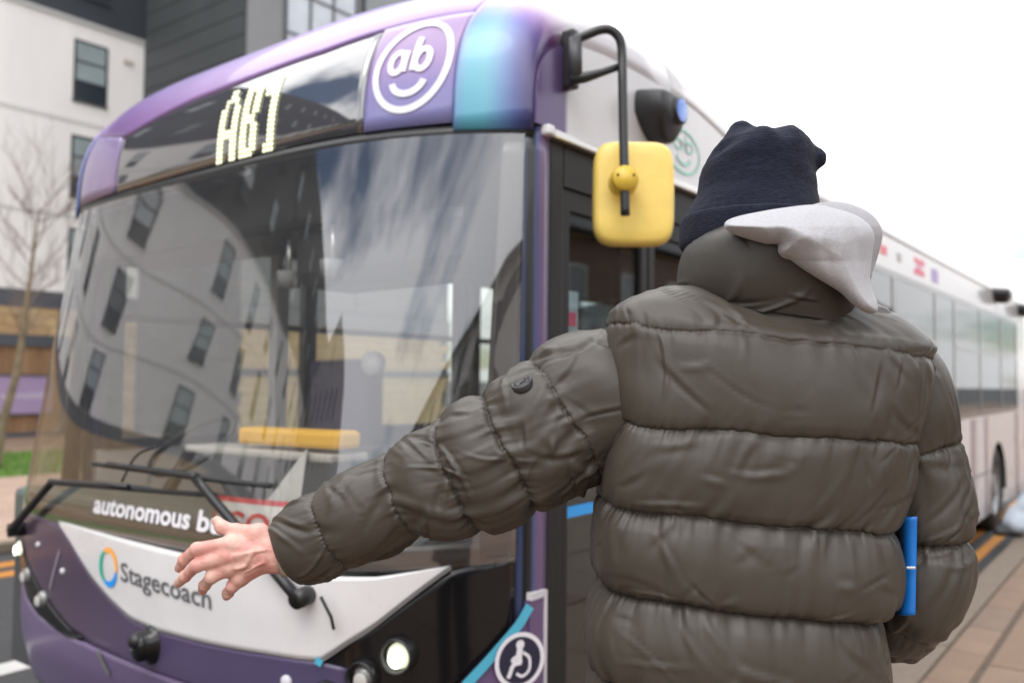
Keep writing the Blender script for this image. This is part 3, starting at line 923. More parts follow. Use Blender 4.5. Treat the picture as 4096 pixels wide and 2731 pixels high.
# --- body sides
def quadbox(name, x0, x1, y0, y1, z0, z1, m, parent=None, bevel=0.0):
    v = np.array([(x, y, z) for x in (x0, x1) for y in (y0, y1) for z in (z0, z1)], float)
    f = [(0, 1, 3, 2), (4, 6, 7, 5), (0, 4, 5, 1), (2, 3, 7, 6), (0, 2, 6, 4), (1, 5, 7, 3)]
    o = obj(name, lean(v), f, m, parent or bus)
    if bevel:
        md = o.modifiers.new('bevel', 'BEVEL'); md.width = bevel; md.segments = 2
    return o
m_band = mat('window_band', (.06, .06, .064), .3, coat=.5)
m_cove = carpaint('paint_cove', (.53, .52, .525), rough=.3)
# cove panel: its front end follows the dome edge
vv = np.linspace(2.405, 3.4, 30)
edge = FS(np.full(30, -1.0), vv)
for sg_, x in ((-1, NS), (1, OS)):
    V = []; 
    for p in edge: V.append((x, p[1], p[2]))
    ys = [p[1] for p in edge]
    low = [(x, y, 2.405) for y in ys]
    F = [(i, i + 1, 30 + i + 1, 30 + i) for i in range(29)]
    C = np.array([(.09, .055, .15) if y < 2.27 else (.53, .52, .525) for y in ys] * 2)
    obj('cove_panel', lean(V + low), F, m_liv, bus, col=C, solid=.01)
    quadbox('cove_panel', x, x - sg_ * -.02 if sg_ < 0 else x + .02, edge[-1][1] + .2 * (REAR - edge[-1][1]) + .001, REAR, 2.405, 2.625, m_cove)
# roof
ys = np.concatenate([np.linspace(0, .1, 9), np.linspace(.2, 1, 9)])
RV = []
for t in ys:
    e0 = FS(SD, np.full(len(SD), 3.4))
    p = e0.copy(); p[:, 1] = e0[:, 1] + (REAR - e0[:, 1]) * t
    q = min(t / .1, 1.0); q = q * q * (3 - 2 * q)
    p[:, 2] = e0[:, 2] * (1 - q) + zroof(SD) * q
    RV.append(lean(p))
for k_, x_ in ((-1, NS), (0, OS)):
    tp = np.array([r[k_] for r in RV[:10]]); bt = tp.copy(); bt[:, 2] = lean(np.stack([tp[:, 0], tp[:, 1], np.full(10, 2.405)], -1))[:, 2]
    tp[:, 2] += .004
    obj('cove_panel', np.concatenate([tp, bt]), [(i, i + 1, 11 + i, 10 + i) for i in range(9)], m_cove, bus)
obj('roof', np.concatenate(RV), grid_faces(len(ys), len(SD)), m_cove, bus, True, solid=.03)
# nearside window band
posts = [3.46, 5.0, 6.40, 7.75, 8.54, 9.85, 11.2]
WB, WT = 1.345, 2.36
def side(x, sgn, y0, windows, ysolid):
    def qb(n, a, b, c, d, m, t=.04, out=0.0):
        xi = x + (t if x < -3 else -t); xo = x + (-out if x < -3 else out)
        return quadbox(n, min(xi, xo), max(xi, xo), a, b, c, d, m)
    qb('cant_rail', y0, ysolid, WT, 2.403, m_band, .05, .003)
    qb('waist_rail', y0, ysolid, WB - .05, WB, m_band, .05, .003)
    for p in windows:
        qb('window_post', p - .045, p + .045, WB, WT, m_band, .05, .004)
    for a, b in zip(windows[:-1], windows[1:]):
        g = qb('side_window', a + .045, b - .045, WB, WT, g_side if x > -3 else g_clear, .006)
        if b - a > 1.2:
            qb('transom', a + .045, b - .045, 1.93, 1.965, m_band, .03, .006)
    return qb
qb = side(NS, -1, 3.46, posts + [12.45], 12.5)
qb('side_panel', 3.46, 10.35, .26, WB - .05, m_white, .04)
qb('side_panel', 11.5, REAR, .26, WB - .05, m_white, .04)
qb('rear_quarter', 12.5, REAR, WB - .05, 2.405, m_white, .04)
# wheel arch
th = np.linspace(0, np.pi, 25)
V = []
for a in th: V += [(NS, 10.92 + .575 * math.cos(a), .42 + .56 * math.sin(a)), (NS, 10.92 + .575 * math.cos(a), WB - .05)]
obj('side_panel', lean(V), [(2 * i, 2 * i + 1, 2 * i + 3, 2 * i + 2) for i in range(24)], m_white, bus, solid=.03)
V = []
for a in th: V += [(NS - .005, 10.92 + .573 * math.cos(a), .42 + .558 * math.sin(a)), (NS - .35, 10.92 + .573 * math.cos(a), .42 + .558 * math.sin(a))]
obj('wheel_arch', lean(V), [(2 * i, 2 * i + 1, 2 * i + 3, 2 * i + 2) for i in range(24)], m_rub, bus, True)
# upright reflections painted as coloured strips on the lower side
for y0, y1, c in ((6.6, 6.9, 'a'), (7.9, 8.15, 'a'), (9.25, 9.52, 'b'), (9.62, 9.72, 'c'), (10.02, 10.22, 'b'), (12.2, 12.5, 'b')):
    qb('livery_stripe', y0, y1, .27, WB - .07, mat('print_stripe_' + c, {'a': (.45, .40, .44), 'b': (.26, .20, .25), 'c': (.60, .56, .56)}[c], .35, coat=.6), .0, .003)
qb('rub_strip', 3.5, 10.3, .70, .72, m_grey, .0, .006)
# offside
qo = side(OS, 1, 2.16, [2.20, 3.42] + posts[1:] + [12.45], 12.5)
qo('side_panel', 2.13, REAR, .26, WB - .05, m_white, .04)
qo('rear_quarter', 12.5, REAR, WB - .05, 2.405, m_white, .04)
quadbox('rear_panel', OS, NS, REAR - .05, REAR, .3, 2.62, m_white)
# --- door in the nearside, two leaves
m_drub = mat('door_frame', (.022, .021, .021), .5, var=.1, vscale=8, spec=.2)
quadbox('door_post', NS - .09, NS + .004, 2.182, 2.262, .30, 2.40, m_drub, bevel=.01)
quadbox('door_post', NS - .05, NS + .004, 3.40, 3.455, .30, 2.40, m_drub)
quadbox('door_header', NS - .10, NS + .003, 2.262, 3.40, 2.24, 2.37, m_drub)
quadbox('rain_strip', NS - .01, NS + .03, 2.17, 3.62, 2.372, 2.400, m_alu, bevel=.006)
quadbox('rain_strip_end', NS - .03, NS + .032, 2.135, 2.172, 2.376, 2.408, mat('end_cap', (.7, .69, .7), .4), bevel=.008)
g_door = glass('door_glass', (.70, .76, .77), base=.045, gain=.7)
for y0, y1 in ((2.262, 2.83), (2.84, 3.40)):
    d = quadbox('door', NS - .045, NS - .005, y0 + .002, y0 + .045, .34, 2.235, m_drub)
    quadbox('door_stile', NS - .045, NS - .005, y1 - .045, y1 - .002, .34, 2.235, m_drub, d)
    quadbox('door_rail', NS - .045, NS - .005, y0 + .045, y1 - .045, .34, .42, m_drub, d)
    quadbox('door_rail', NS - .045, NS - .005, y0 + .045, y1 - .045, 2.17, 2.235, m_drub, d)
    quadbox('door_pane', NS - .028, NS - .020, y0 + .045, y1 - .045, .42, 2.17, g_door, d)
    quadbox('door_sticker', NS - .019, NS - .016, y0 + .05, y1 - .05, 1.18, 1.215, mat('sticker_blue', (.03, .30, .72), .5), d)  # thin blue strip added across the pane
# notice on the first leaf, white with a red block
nt_ = quadbox('notice', NS - .036, NS - .030, 2.310, 2.400, 1.62, 1.915, mat('paper_white', (.85, .85, .87), .6))
quadbox('notice_block', NS - .029, NS - .027, 2.314, 2.385, 1.80, 1.845, mat('print_red', (.60, .09, .17), .5), nt_)
# low corner panel behind the door pillar with the wheelchair roundel
MBp = quadbox('corner_side_panel', NS - .03, NS + .006, 2.095, 2.178, .40, .965, m_purple)
m_edge = mat('edge_tape', (.60, .58, .60), .5)
quadbox('edge_tape', NS - .01, NS + .010, 2.165, 2.180, .40, .985, m_edge)
V, F = ribbon([(-.999, .968), (-.992, .962)], .02, .016, n=5)
quadbox('edge_tape', NS - .02, NS + .010, 2.100, 2.166, .966, .988, m_edge)
# roundel with the seated figure: flat print that wraps the corner panel; uses (u, w) in metres on a small tangent plane
cc = FO(np.array(-.988), np.array(.800), .012)
tu = FO(np.array(-.999), np.array(.800), .012) - FO(np.array(-.975), np.array(.800), .012); tu /= np.linalg.norm(tu)
tw = np.array([0, 0, 1.0]); tn_ = np.cross(tu, tw); tn_ *= -1 if tn_[1] > 0 else 1
def flat(pts, width, off, n=40, smooth=True):
    P = smoothpath([(a, b, 0) for a, b in pts], n) if smooth else np.array([(a, b, 0) for a, b in pts])
    T = np.gradient(P, axis=0); T /= np.linalg.norm(T, axis=1)[:, None] + 1e-9
    S = np.stack([-T[:, 1], T[:, 0], 0 * T[:, 0]], -1) * width / 2
    Q = np.stack([P - S, P + S], 1).reshape(-1, 3)
    W = cc + Q[:, :1] * tu + Q[:, 1:2] * tw + tn_ * off
    return W, [(2 * i, 2 * i + 1, 2 * i + 3, 2 * i + 2) for i in range(len(P) - 1)]
def fdisc(a, b, r, off):
    an = np.linspace(0, 2 * np.pi, 25)[:-1]
    W = cc + (a + r * np.cos(an))[:, None] * tu + (b + r * np.sin(an))[:, None] * tw + tn_ * off
    return W, [tuple(range(24))]
rd = MB().add(*fdisc(0, 0, .080, .002)).build('access_roundel', mat('print_navy', (.02, .018, .045), .4), bus)
mb = MB().add(*flat([(.075 * math.cos(a), .075 * math.sin(a)) for a in np.linspace(0, 2 * np.pi, 40)], .013, .004, 80))
mb.add(*fdisc(.0, .046, .0135, .005))
mb.add(*flat([(.0, .034), (-.004, .01), (-.002, -.008)], .020, .005, 10))
mb.add(*flat([(-.002, .018), (-.026, .004), (-.006, -.004)], .010, .0055, 16))
mb.add(*flat([(.004, -.006), (-.022, -.010), (-.034, -.036), (-.040, -.045)], .013, .0058, 20))
mb.add(*flat([(.010, .022), (.030, .004), (.030, -.030), (.008, -.046), (-.012, -.036)], .009, .0052, 30))
mb.build('access_symbol', m_print, rd)

# --- mirror on its bracket at the nearside front corner
MH = empty('bracket_placeholder', (0, 0, 0)); bpy.data.objects.remove(MH)
def PW(px, py, dep):
    """world point seen at a measured image point (2352 px wide survey print) at a given distance along the view axis"""
    d = FW + RT * (px * 1.74150 - 2048) / 3443.34 - UP * (py * 1.74150 - 1365.5) / 3443.34
    return EYE + d * dep
m_mir = mat('mirror_yellow', (.82, .60, .14), .42, var=.12, vscale=7, coat=.2, bump=.08, bscale=120)
mir = quadbox('mirror', NS + .004, NS + .052, 2.235, 2.275, 2.545, 2.735, m_black, bevel=.008)
mp = lambda x, y, d=2.66: PW(x, y, d)
MB().tube([mp(1322, 88), mp(1322, 178)], .021, 14).build('hinge', mat('bracket_grey', (.05, .05, .055), .45), mir, True)
arm = smoothpath([mp(1322, 92), mp(1345, 82), mp(1380, 69), mp(1405, 71), mp(1424, 92), mp(1429, 130), mp(1430, 190, 2.64), mp(1432, 300, 2.62), mp(1434, 400, 2.60), mp(1436, 495, 2.59)], 60)
MB().tube(arm, .0145, 12).build('mirror_arm', m_black, mir, True)
MB().tube([mp(1310, 184), mp(1345, 178), mp(1385, 166), mp(1426, 152)], [.018, .017, .0125, .0115], 12).build('mirror_arm', m_black, mir, True)
# housing: a bowed rounded box, its back towards the camera
hx, hz, hd = .128, .166, .036
cH = PW(1455, 446, 2.72)
ax = RT.copy(); ax[2] = 0; ax /= np.linalg.norm(ax); ay = np.array([-ax[1], ax[0], 0]); az_ = np.array([0, 0, 1.0])
tt = np.linspace(0, 2 * np.pi, 65)[:-1]
def sup(a, p): return np.sign(a) * np.abs(a) ** (2 / p)
V = []
prof = [(0, -1.12), (.3, -1.09), (.7, -1.0), (.88, -.92), (.955, -.70), (.988, -.25), (1.0, .2), (.99, .8), (.95, 1.0), (.0, 1.0)]
for k, d in prof:
    V.append(cH + np.outer(sup(np.cos(tt), 5) * hx * k, ax) + np.outer(sup(np.sin(tt), 5) * hz * k, az_) + ay * hd * d)
obj('mirror_housing', np.concatenate(V), grid_faces(len(prof), 64, True), m_mir, mir, True)
ck = PW(1435, 412, 2.60); 
MB().tube([ck + ay * .05, ck - ay * .004], [.045, .042], 20).tube([ck - ay * .004, ck - ay * .026], [.042, .036], 20).build('mirror_clamp', mat('clamp_yellow', (.66, .44, .05), .4), mir, True)
MB().tube([ck + ax * .024 - ay * .02 + az_ * .012, ck + ax * .024 - ay * .0285 + az_ * .006], .004, 8).tube([ck - ax * .024 - ay * .02 + az_ * .012, ck - ax * .024 - ay * .0285 + az_ * .006], .004, 8).build('clamp_screw', m_black, mir)

# --- sensor pods along the cove
def pod(y, z, L=.20, W=.15, Hh=.125, lens=False):
    th = np.linspace(0, 2 * np.pi, 37)[:-1]
    rows = [(-.02, 1.0), (.25, 1.0), (.55, 1.0), (.85, .97), (.95, .92), (1.0, .82)]
    V = []
    for t, k in rows:
        cx = NS + t * W
        cy, cz = sup(np.cos(th), 5.0), sup(np.sin(th), 4.0)
        taper = 1 - .62 * np.clip(-cz, 0, 1) ** 1.3          # belly narrows towards the bottom
        V.append(np.stack([np.full(36, cx) - np.clip(-cz, 0, 1) * .03 * t, y + .03 * np.clip(-cz, 0, 1) + cy * L / 2 * k * taper, z - .015 * t + cz * Hh / 2 * k], -1))
    V = np.concatenate(V + [np.array([[NS + W, y, z - .015]])])
    F = [tuple(x) for x in grid_faces(len(rows), 36, True)] + [((len(rows) - 1) * 36 + i, (len(rows) - 1) * 36 + (i + 1) % 36, len(rows) * 36) for i in range(36)]
    o = obj('sensor_pod', lean(V), F, mat('pod_black', (.018, .018, .020), .45), bus, True)
    return o
pd = pod(2.80, 2.595, .20, .12, .18)
c = lean(np.array([NS + .123, 2.845, 2.61])); an = np.linspace(0, 2 * np.pi, 25)[:-1]
V = np.concatenate([c + np.stack([np.full(24, x), .042 * k * np.cos(an), .042 * k * np.sin(an)], -1) for k, x in ((1.25, -.03), (1.2, .004), (1.0, .006))])
obj('lens_ring', V, grid_faces(3, 24, True), m_black, pd, True)
V = np.concatenate([c + np.stack([np.full(24, .006), .042 * np.cos(an), .042 * np.sin(an)], -1), [c + np.array([.010, 0, 0])]])
obj('lens', V, [(i, (i + 1) % 24, 24) for i in range(24)], mat('lens_blue', (.03, .16, .62), .25, coat=.6), pd, True)
pod(10.83, 2.60, .34, .15, .16); pod(12.75, 2.57, .34, .15, .16)
# prints on the cove
cx_, cz_ = 3.115, 2.535
mb = MB()
def strokes(P, w_):
    P = np.array(P); T = np.gradient(P, axis=0); T /= np.linalg.norm(T, axis=1)[:, None] + 1e-9
    S = np.stack([-T[:, 1], T[:, 0]], -1) * w_ / 2
    Q = np.stack([P - S, P + S], 1).reshape(-1, 2)
    return lean(np.stack([np.full(len(Q), NS + .004), Q[:, 0], Q[:, 1]], -1)), [(2 * i, 2 * i + 1, 2 * i + 3, 2 * i + 2) for i in range(len(P) - 1)]
tt = np.linspace(0, 2 * np.pi, 60)
mb.add(*strokes([(cx_ + .145 * math.cos(a), cz_ + .085 * math.sin(a)) for a in tt], .011))
mb.add(*strokes([(cx_ + .06 * math.cos(a), cz_ - .02 + .03 * math.sin(a)) for a in np.linspace(np.pi, 2 * np.pi, 20)], .011))
for q in (-.05, .05): mb.add(*strokes([(cx_ + q + .032 * math.cos(a), cz_ + .025 + .020 * math.sin(a)) for a in np.linspace(0, 2 * np.pi, 20)], .009))
mb.add(*strokes([(cx_ - .018, cz_ + .045), (cx_ - .018, cz_ + .005)], .009)); mb.add(*strokes([(cx_ + .018, cz_ + .065), (cx_ + .018, cz_ + .005)], .009))
mb.build('smile_print', mat('print_green', (.25, .55, .45), .4), bus)
for y0, y1, z0, z1, c in ((6.05, 6.22, 2.49, 2.55, (.75, .20, .22)), (6.5, 6.62, 2.49, 2.55, (.45, .44, .44)), (7.02, 7.36, 2.455, 2.495, (.78, .16, .26)), (7.02, 7.36, 2.54, 2.58, (.78, .22, .30)), (7.10, 7.28, 2.50, 2.535, (.80, .45, .55)), (7.62, 7.86, 2.45, 2.56, (.45, .35, .62))):
    qb('partner_logo', y0, y1, z0, z1, mat('print_%d%d' % (int(y0 * 100), int(z0 * 100)), c, .5), .0, .003)
# wheels
def wheel(x, y, sg_):
    prof = [(.30, .0), (.42, .0), (.465, -.03), (.475, -.08), (.475, -.20), (.455, -.25), (.30, -.25)]
    th = np.linspace(0, 2 * np.pi, 49)[:-1]
    V = np.concatenate([np.stack([np.full(48, x + sg_ * d), y + r * np.cos(th), .475 + r * np.sin(th)], -1) for r, d in prof])
    w = obj('wheel', V, grid_faces(len(prof), 48, True), m_rub, bus, True)
    pr = [(.30, -.01), (.285, -.03), (.25, -.10), (.16, -.11), (.15, -.05), (.12, -.02), (.0, -.02)]
    V = np.concatenate([np.stack([np.full(48, x + sg_ * d), y + r * np.cos(th), .475 + r * np.sin(th)], -1) for r, d in pr])
    obj('rim', V, grid_faces(len(pr), 48, True), mat('rim_grey', (.35, .35, .35), .45, metal=.5), w, True)
for y in (4.62, 10.92):
    wheel(NS - .03, y, 1); wheel(OS + .03, y, -1)
# --- interior
quadbox('floor', OS + .05, NS - .06, 1.85, REAR - .1, .36, .40, mat('bus_floor', (.05, .05, .055), .8))
quadbox('underframe', OS + .15, NS - .12, 2.0, REAR - .2, .24, .34, m_rub)
quadbox('ceiling', OS + .06, NS - .06, 2.05, REAR - .1, 2.42, 2.44, m_ceil)
quadbox('dash', OS + .10, NS - .62, 1.72, 2.10, .95, 1.16, mat('dash_grey_green', (.10, .115, .105), .6, var=.1, vscale=4), bevel=.03)
quadbox('dash_front', OS + .10, NS - .62, 1.74, 2.06, .40, .95, m_dgrey)
quadbox('cab_partition', -3.06, -3.03, 2.35, 3.55, .40, 1.32, m_grey)
quadbox('cab_partition', OS + .06, -3.06, 3.55, 3.59, .40, 1.38, m_dgrey)
quadbox('cab_screen_post', -3.07, -3.02, 2.30, 2.36, .40, 2.41, m_grey)
quadbox('cab_screen_post', -3.07, -3.02, 3.52, 3.57, .40, 2.41, m_grey)
quadbox('header_box', OS + .25, NS - .40, 1.96, 2.35, 2.17, 2.40, mat('header_black', (.015, .015, .016), .5), bevel=.03)
quadbox('header_box', -2.55, -1.72, 2.0, 2.30, 1.96, 2.18, mat('header_black', (.015, .015, .016), .5), bevel=.05)
quadbox('wheel_box', -2.55, -1.80, 2.25, 2.55, .40, 1.10, m_dgrey, bevel=.02)
pp = MB().tube([lean(np.array([-2.05, 2.35, .4])), lean(np.array([-2.05, 2.35, 2.42]))], .017, 10).build('grab_pole', m_dgrey, bus, True)
quadbox('cash_tray', -2.57, -2.05, 1.80, 1.90, 1.405, 1.463, mat('tray_yellow', (.85, .47, .03), .5), bevel=.015)
quadbox('tray_shelf', -2.86, -2.06, 1.78, 1.94, 1.365, 1.392, mat('shelf_pale', (.46, .44, .40), .5), bevel=.008)
# hanging cab cameras
for x, y, z in ((-2.30, 1.98, 2.03), (-2.60, 2.03, 2.02)):
    cmr = MB().tube([lean(np.array([x, y, z])), lean(np.array([x, y, z + .13]))], .008, 8).build('cab_camera', m_alu, bus, True)
    MB().tube([lean(np.array([x, y, z + .01])), lean(np.array([x, y, z - .05]))], [.045, .04], 16).build('camera_dome', m_grey, cmr, True)
sgx = MB().tube([lean(np.array([-2.66, 2.55, 1.70])), lean(np.array([-2.66, 2.50, 1.70]))], [.045, .05], 18).build('speaker', mat('speaker_white', (.62, .60, .60), .4), bus, True)
# bulkhead and monitor seen through the door
quadbox('bulkhead', -2.75, -1.72, 4.02, 4.05, .45, 1.62, mat('bulkhead_teal', (.10, .15, .17), .6), bevel=.01)
quadbox('bulkhead_screen', -2.75, -1.72, 4.03, 4.04, 1.64, 2.05, g_side)
quadbox('monitor', -2.62, -2.10, 3.55, 3.62, 2.02, 2.33, m_black, bevel=.02)
for k in range(5):
    hs = MB().tube([lean(np.array([-2.45, 3.0 + .35 * k, 2.40])), lean(np.array([-2.45, 3.0 + .35 * k, 2.16]))], .010, 6).build('strap_handle', m_black, bus, True)
quadbox('hand_rail', -2.47, -2.43, 2.6, 12.0, 2.36, 2.39, mat('pole_yellow', (.70, .48, .03), .4))
# steering wheel
an = np.linspace(0, 2 * np.pi, 33)
stc = np.array([-3.62, 2.30, 1.33])
st = MB().tube([lean(stc + np.array([.21 * math.cos(a), .17 * math.sin(a), .12 * math.sin(a)])) for a in an], .015, 8, cap=False).build('steering_wheel', m_black, bus, True)
MB().tube([lean(stc), lean(stc + np.array([0, -.18, -.3]))], .03, 10).build('column', m_black, st, True)
# seats
m_seat = mat('moquette', (.07, .06, .13), .9, var=.3, vscale=30)
def seat(x, y):
    s = quadbox('passenger_seat', x - .22, x + .22, y, y + .42, .78, .88, m_seat, bevel=.03)
    quadbox('seat_back', x - .22, x + .22, y + .38, y + .48, .86, 1.48, m_seat, s, bevel=.03)
    quadbox('seat_base', x - .18, x + .18, y + .1, y + .35, .40, .775, m_dgrey, s)
for k in range(9):
    for x in (-3.92, -3.46, -2.26, -1.82):
        if x > -3 and k < 1: continue
        seat(x, 4.3 + .86 * k)
for x, y in ((-2.9, 4.2), (-2.6, 6.0), (-2.9, 7.8), (-2.6, 9.6)):
    MB().tube([lean(np.array([x, y, .4])), lean(np.array([x, y, 2.42]))], .017, 10).build('grab_pole', mat('pole_yellow', (.70, .48, .03), .4), bus, True)
ds = quadbox('driver_seat', -3.88, -3.36, 2.75, 3.2, .85, .97, m_seat, bevel=.03)
quadbox('seat_back', -3.86, -3.38, 3.16, 3.30, .95, 1.75, m_seat, ds, bevel=.04)
# red bordered board on the dash, just inside the glass
def inner(s, v, off): return FO(np.asarray(s, float), np.asarray(v, float), off)
sB = np.linspace(-.325, -.76, 24)
patch('route_board', sB, 1.112, 1.262, mat('board_red', (.58, .06, .06), .5), -.030, 4, solid=.006)
patch('route_board', np.linspace(-.338, -.747, 24), 1.124, 1.246, mat('board_pale', (.60, .58, .55), .5), -.028, 4, solid=.001)
front_text('GO  ZE', -.375, 1.150, -.70, 1.150, .072, mat('board_red', (.58, .06, .06), .5), 'lettering', .02, off=-.026)
# folded white paper standing on the dash
pk = SP(-.50, 1.25, -.06)
obj('paper_stand', [pk + np.array([-.09, .05, .0]), pk + np.array([.07, .05, 0]), pk + np.array([.05, .09, .17]), pk + np.array([-.02, .10, .02]), pk + np.array([.02, .12, .15])], [(0, 1, 2), (0, 2, 4, 3)], mat('paper_grey', (.55, .55, .52), .7), bus)
# lamps on the roof edge and aerial pods
MB().tube([lean(np.array([-3.95, 2.12, 2.70])), lean(np.array([-3.95, 2.12, 2.77]))], .03, 10).build('marker_lamp', mat('amber', (.7, .45, .15), .3), bus, True)
MB().tube([lean(np.array([-3.4, 2.75, 3.06])), lean(np.array([-3.4, 2.75, 3.17]))], [.07, .05], 12).build('roof_aerial', m_black, bus, True)

# ------------------------------------------------------------------ sapling on the verge
def tree(base, seed, label):
    rt_r = random.Random(seed)
    t = empty('birch_tree', base, label, 'tree')
    base = np.array(base)
    tr = smoothpath([base, base + (.03, .06, .7), base + (.08, .22, 1.5), base + (.10, .30, 2.3), base + (.12, .36, 3.0), base + (.1, .43, 3.7), base + (.12, .48, 4.3)], 30)
    MB().tube(tr, np.linspace(.085, .010, 30), 8).build('trunk', mat('birch_bark', (.16, .125, .075), .85, var=.5, vscale=5), t, True)
    cr = MB()
    def br(p, d, L, r, lev):
        n = 5
        pts = [p]; dd = d.copy()
        for i in range(n):
            dd = dd + np.array([rt_r.gauss(0, .10), rt_r.gauss(0, .10), rt_r.gauss(.05, .08)]); dd /= np.linalg.norm(dd)
            pts.append(pts[-1] + dd * L / n)
        cr.tube(pts, np.linspace(r, r * .4, n + 1), 5, cap=False)
        if lev < 3:
            for k in range(5 if lev < 2 else 4):
                i = rt_r.randint(1, n)
                e = dd + np.array([rt_r.gauss(0, .45), rt_r.gauss(0, .45), rt_r.gauss(.1, .35)]); e /= np.linalg.norm(e)
                br(pts[i], e, L * rt_r.uniform(.45, .7), r * .5, lev + 1)
    for k in range(16):
        i = rt_r.randint(11, 28)
        a = rt_r.uniform(0, 2 * np.pi)
        d = np.array([math.cos(a), math.sin(a), rt_r.uniform(.5, 1.3)]); d /= np.linalg.norm(d)
        br(tr[i], d, rt_r.uniform(.6, 1.25), .010, 0)
    cr.build('crown', mat('birch_twig', (.17, .125, .11), .9), t, True)
tree((-15.0, 6.02, .08), 4, 'bare young birch tree with yellowed trunk on the grass across the road')
# ================================================================== people
def surfnets(sdf, lo, hi, h):
    """surface of a distance function on a grid, as quads"""
    lo = np.array(lo, float); hi = np.array(hi, float)
    n = np.ceil((hi - lo) / h).astype(int) + 1
    ax_ = [lo[i] + h * np.arange(n[i]) for i in range(3)]
    D = np.empty(n, np.float32)
    step = max(1, int(600000 / (n[1] * n[2])))
    for i in range(0, n[0], step):
        X, Y, Z = np.meshgrid(ax_[0][i:i + step], ax_[1], ax_[2], indexing='ij')
        D[i:i + step] = sdf(np.stack([X, Y, Z], -1).reshape(-1, 3)).reshape(X.shape)
    S = D < 0
    c = [S[a:n[0] - 1 + a, b:n[1] - 1 + b, d:n[2] - 1 + d] for a in (0, 1) for b in (0, 1) for d in (0, 1)]
    cnt = sum(x.astype(int) for x in c)
    act = (cnt > 0) & (cnt < 8)
    idx = np.full(act.shape, -1, np.int64)
    I = np.argwhere(act)
    idx[act] = np.arange(len(I))
    acc = np.zeros((len(I), 3)); k = np.zeros(len(I))
    corners = [(a, b, d) for a in (0, 1) for b in (0, 1) for d in (0, 1)]
    vals = [D[I[:, 0] + a, I[:, 1] + b, I[:, 2] + d].astype(float) for a, b, d in corners]
    for p in range(8):
        for q in range(p + 1, 8):
            dif = [abs(corners[p][t] - corners[q][t]) for t in range(3)]
            if sum(dif) != 1: continue
            m = (vals[p] < 0) != (vals[q] < 0)
            t = vals[p] / (vals[p] - vals[q] + 1e-12)
            pos = np.array(corners[p])[None] + t[:, None] * (np.array(corners[q]) - np.array(corners[p]))[None]
            acc[m] += pos[m]; k[m] += 1
    V = lo + (I + acc / np.maximum(k, 1)[:, None]) * h
    F = []
    for axis in range(3):
        o1, o2 = [(1, 2), (2, 0), (0, 1)][axis]
        sl = [slice(0, -1) if a == axis else slice(1, -1) for a in range(3)]
        A = S[tuple(sl)]
        sl2 = [slice(1, None) if a == axis else slice(1, -1) for a in range(3)]
        B = S[tuple(sl2)]
        E = np.argwhere(A != B)
        if len(E) == 0: continue
        fl = A[A != B]
        P = E.copy()
        for a in range(3):
            if a != axis: P[:, a] += 1
        def cell(d1, d2):
            Q = P.copy(); Q[:, o1] -= d1; Q[:, o2] -= d2
            return idx[Q[:, 0], Q[:, 1], Q[:, 2]]
        q = np.stack([cell(1, 1), cell(0, 1), cell(0, 0), cell(1, 0)], -1)
        q[~fl] = q[~fl][:, ::-1]
        F.append(q)
    F = np.concatenate(F)
    F = F[(F >= 0).all(1)]
    return V, F
def smin(a, b, k):
    h = np.clip(.5 + .5 * (b - a) / k, 0, 1)
    return b + (a - b) * h - k * h * (1 - h)
def cone(p, a, b, ra, rb):
    a = np.asarray(a, float); b = np.asarray(b, float)
    ba = b - a; t = np.clip(((p - a) @ ba) / (ba @ ba + 1e-12), 0, 1)
    return np.linalg.norm(p - a - t[:, None] * ba, axis=1) - (ra + (rb - ra) * t)
def ell(p, c, r):
    q = (p - np.asarray(c)) / np.asarray(r)
    k = np.linalg.norm(q, axis=1)
    return (k - 1) * min(r)
def union(ds, k):
    d = ds[0]
    for x in ds[1:]: d = smin(d, x, k)
    return d

XR = ax            # camera-right on the ground plane
YA = ay            # away from the camera
ZU = np.array([0, 0, 1.0])
GZ = .13           # pavement level
pc = PW(1735, 890, 1.44)
pbase = np.array([pc[0], pc[1], GZ])
person = empty('person', pbase, 'person in a padded olive jacket and navy hat holding one arm out', 'person')
def loc(v): return (np.asarray(v) - pbase)

# ---------------- materials
def jacket_mat(name, c):
    m = mat(name, c, .45, var=.08, vscale=3.0, bump=.05, bscale=900, bump2=.12, b2scale=22, spec=.42)
    return m
m_jack = jacket_mat('jacket_olive', (.052, .0440, .0340))
m_jack2 = jacket_mat('jacket_collar_olive', (.039, .034, .0275))
m_skin = mat('skin', (.58, .335, .275), .5, var=.12, vscale=28, bump=.15, bscale=180, bump2=.2, b2scale=50)
_t = m_skin.node_tree                      # blotchy pink over paler skin
_n = N(_t, 'ShaderNodeTexNoise'); _n.inputs['Scale'].default_value = 34; _n.inputs['Detail'].default_value = 3
_tc = N(_t, 'ShaderNodeTexCoord'); _t.links.new(_tc.outputs['Object'], _n.inputs['Vector'])
_r = N(_t, 'ShaderNodeValToRGB'); _r.color_ramp.elements[0].position = .36; _r.color_ramp.elements[1].position = .64
_r.color_ramp.elements[0].color = (.60, .37, .30, 1); _r.color_ramp.elements[1].color = (.56, .25, .215, 1)
_t.links.new(_n.outputs['Fac'], _r.inputs[0]); _t.links.new(_r.outputs[0], _t.nodes['Principled BSDF'].inputs['Base Color'])
sb_ = m_skin.node_tree.nodes['Principled BSDF']
sb_.inputs['Subsurface Weight'].default_value = .25
sb_.inputs['Subsurface Radius'].default_value = (.012, .005, .003)
m_hat = mat('hat_navy', (.0155, .0175, .030), .95, var=.45, vscale=160, bump=.4, bscale=260, sheen=.04, stretch=(.5, .5, 2.2), spec=.1)
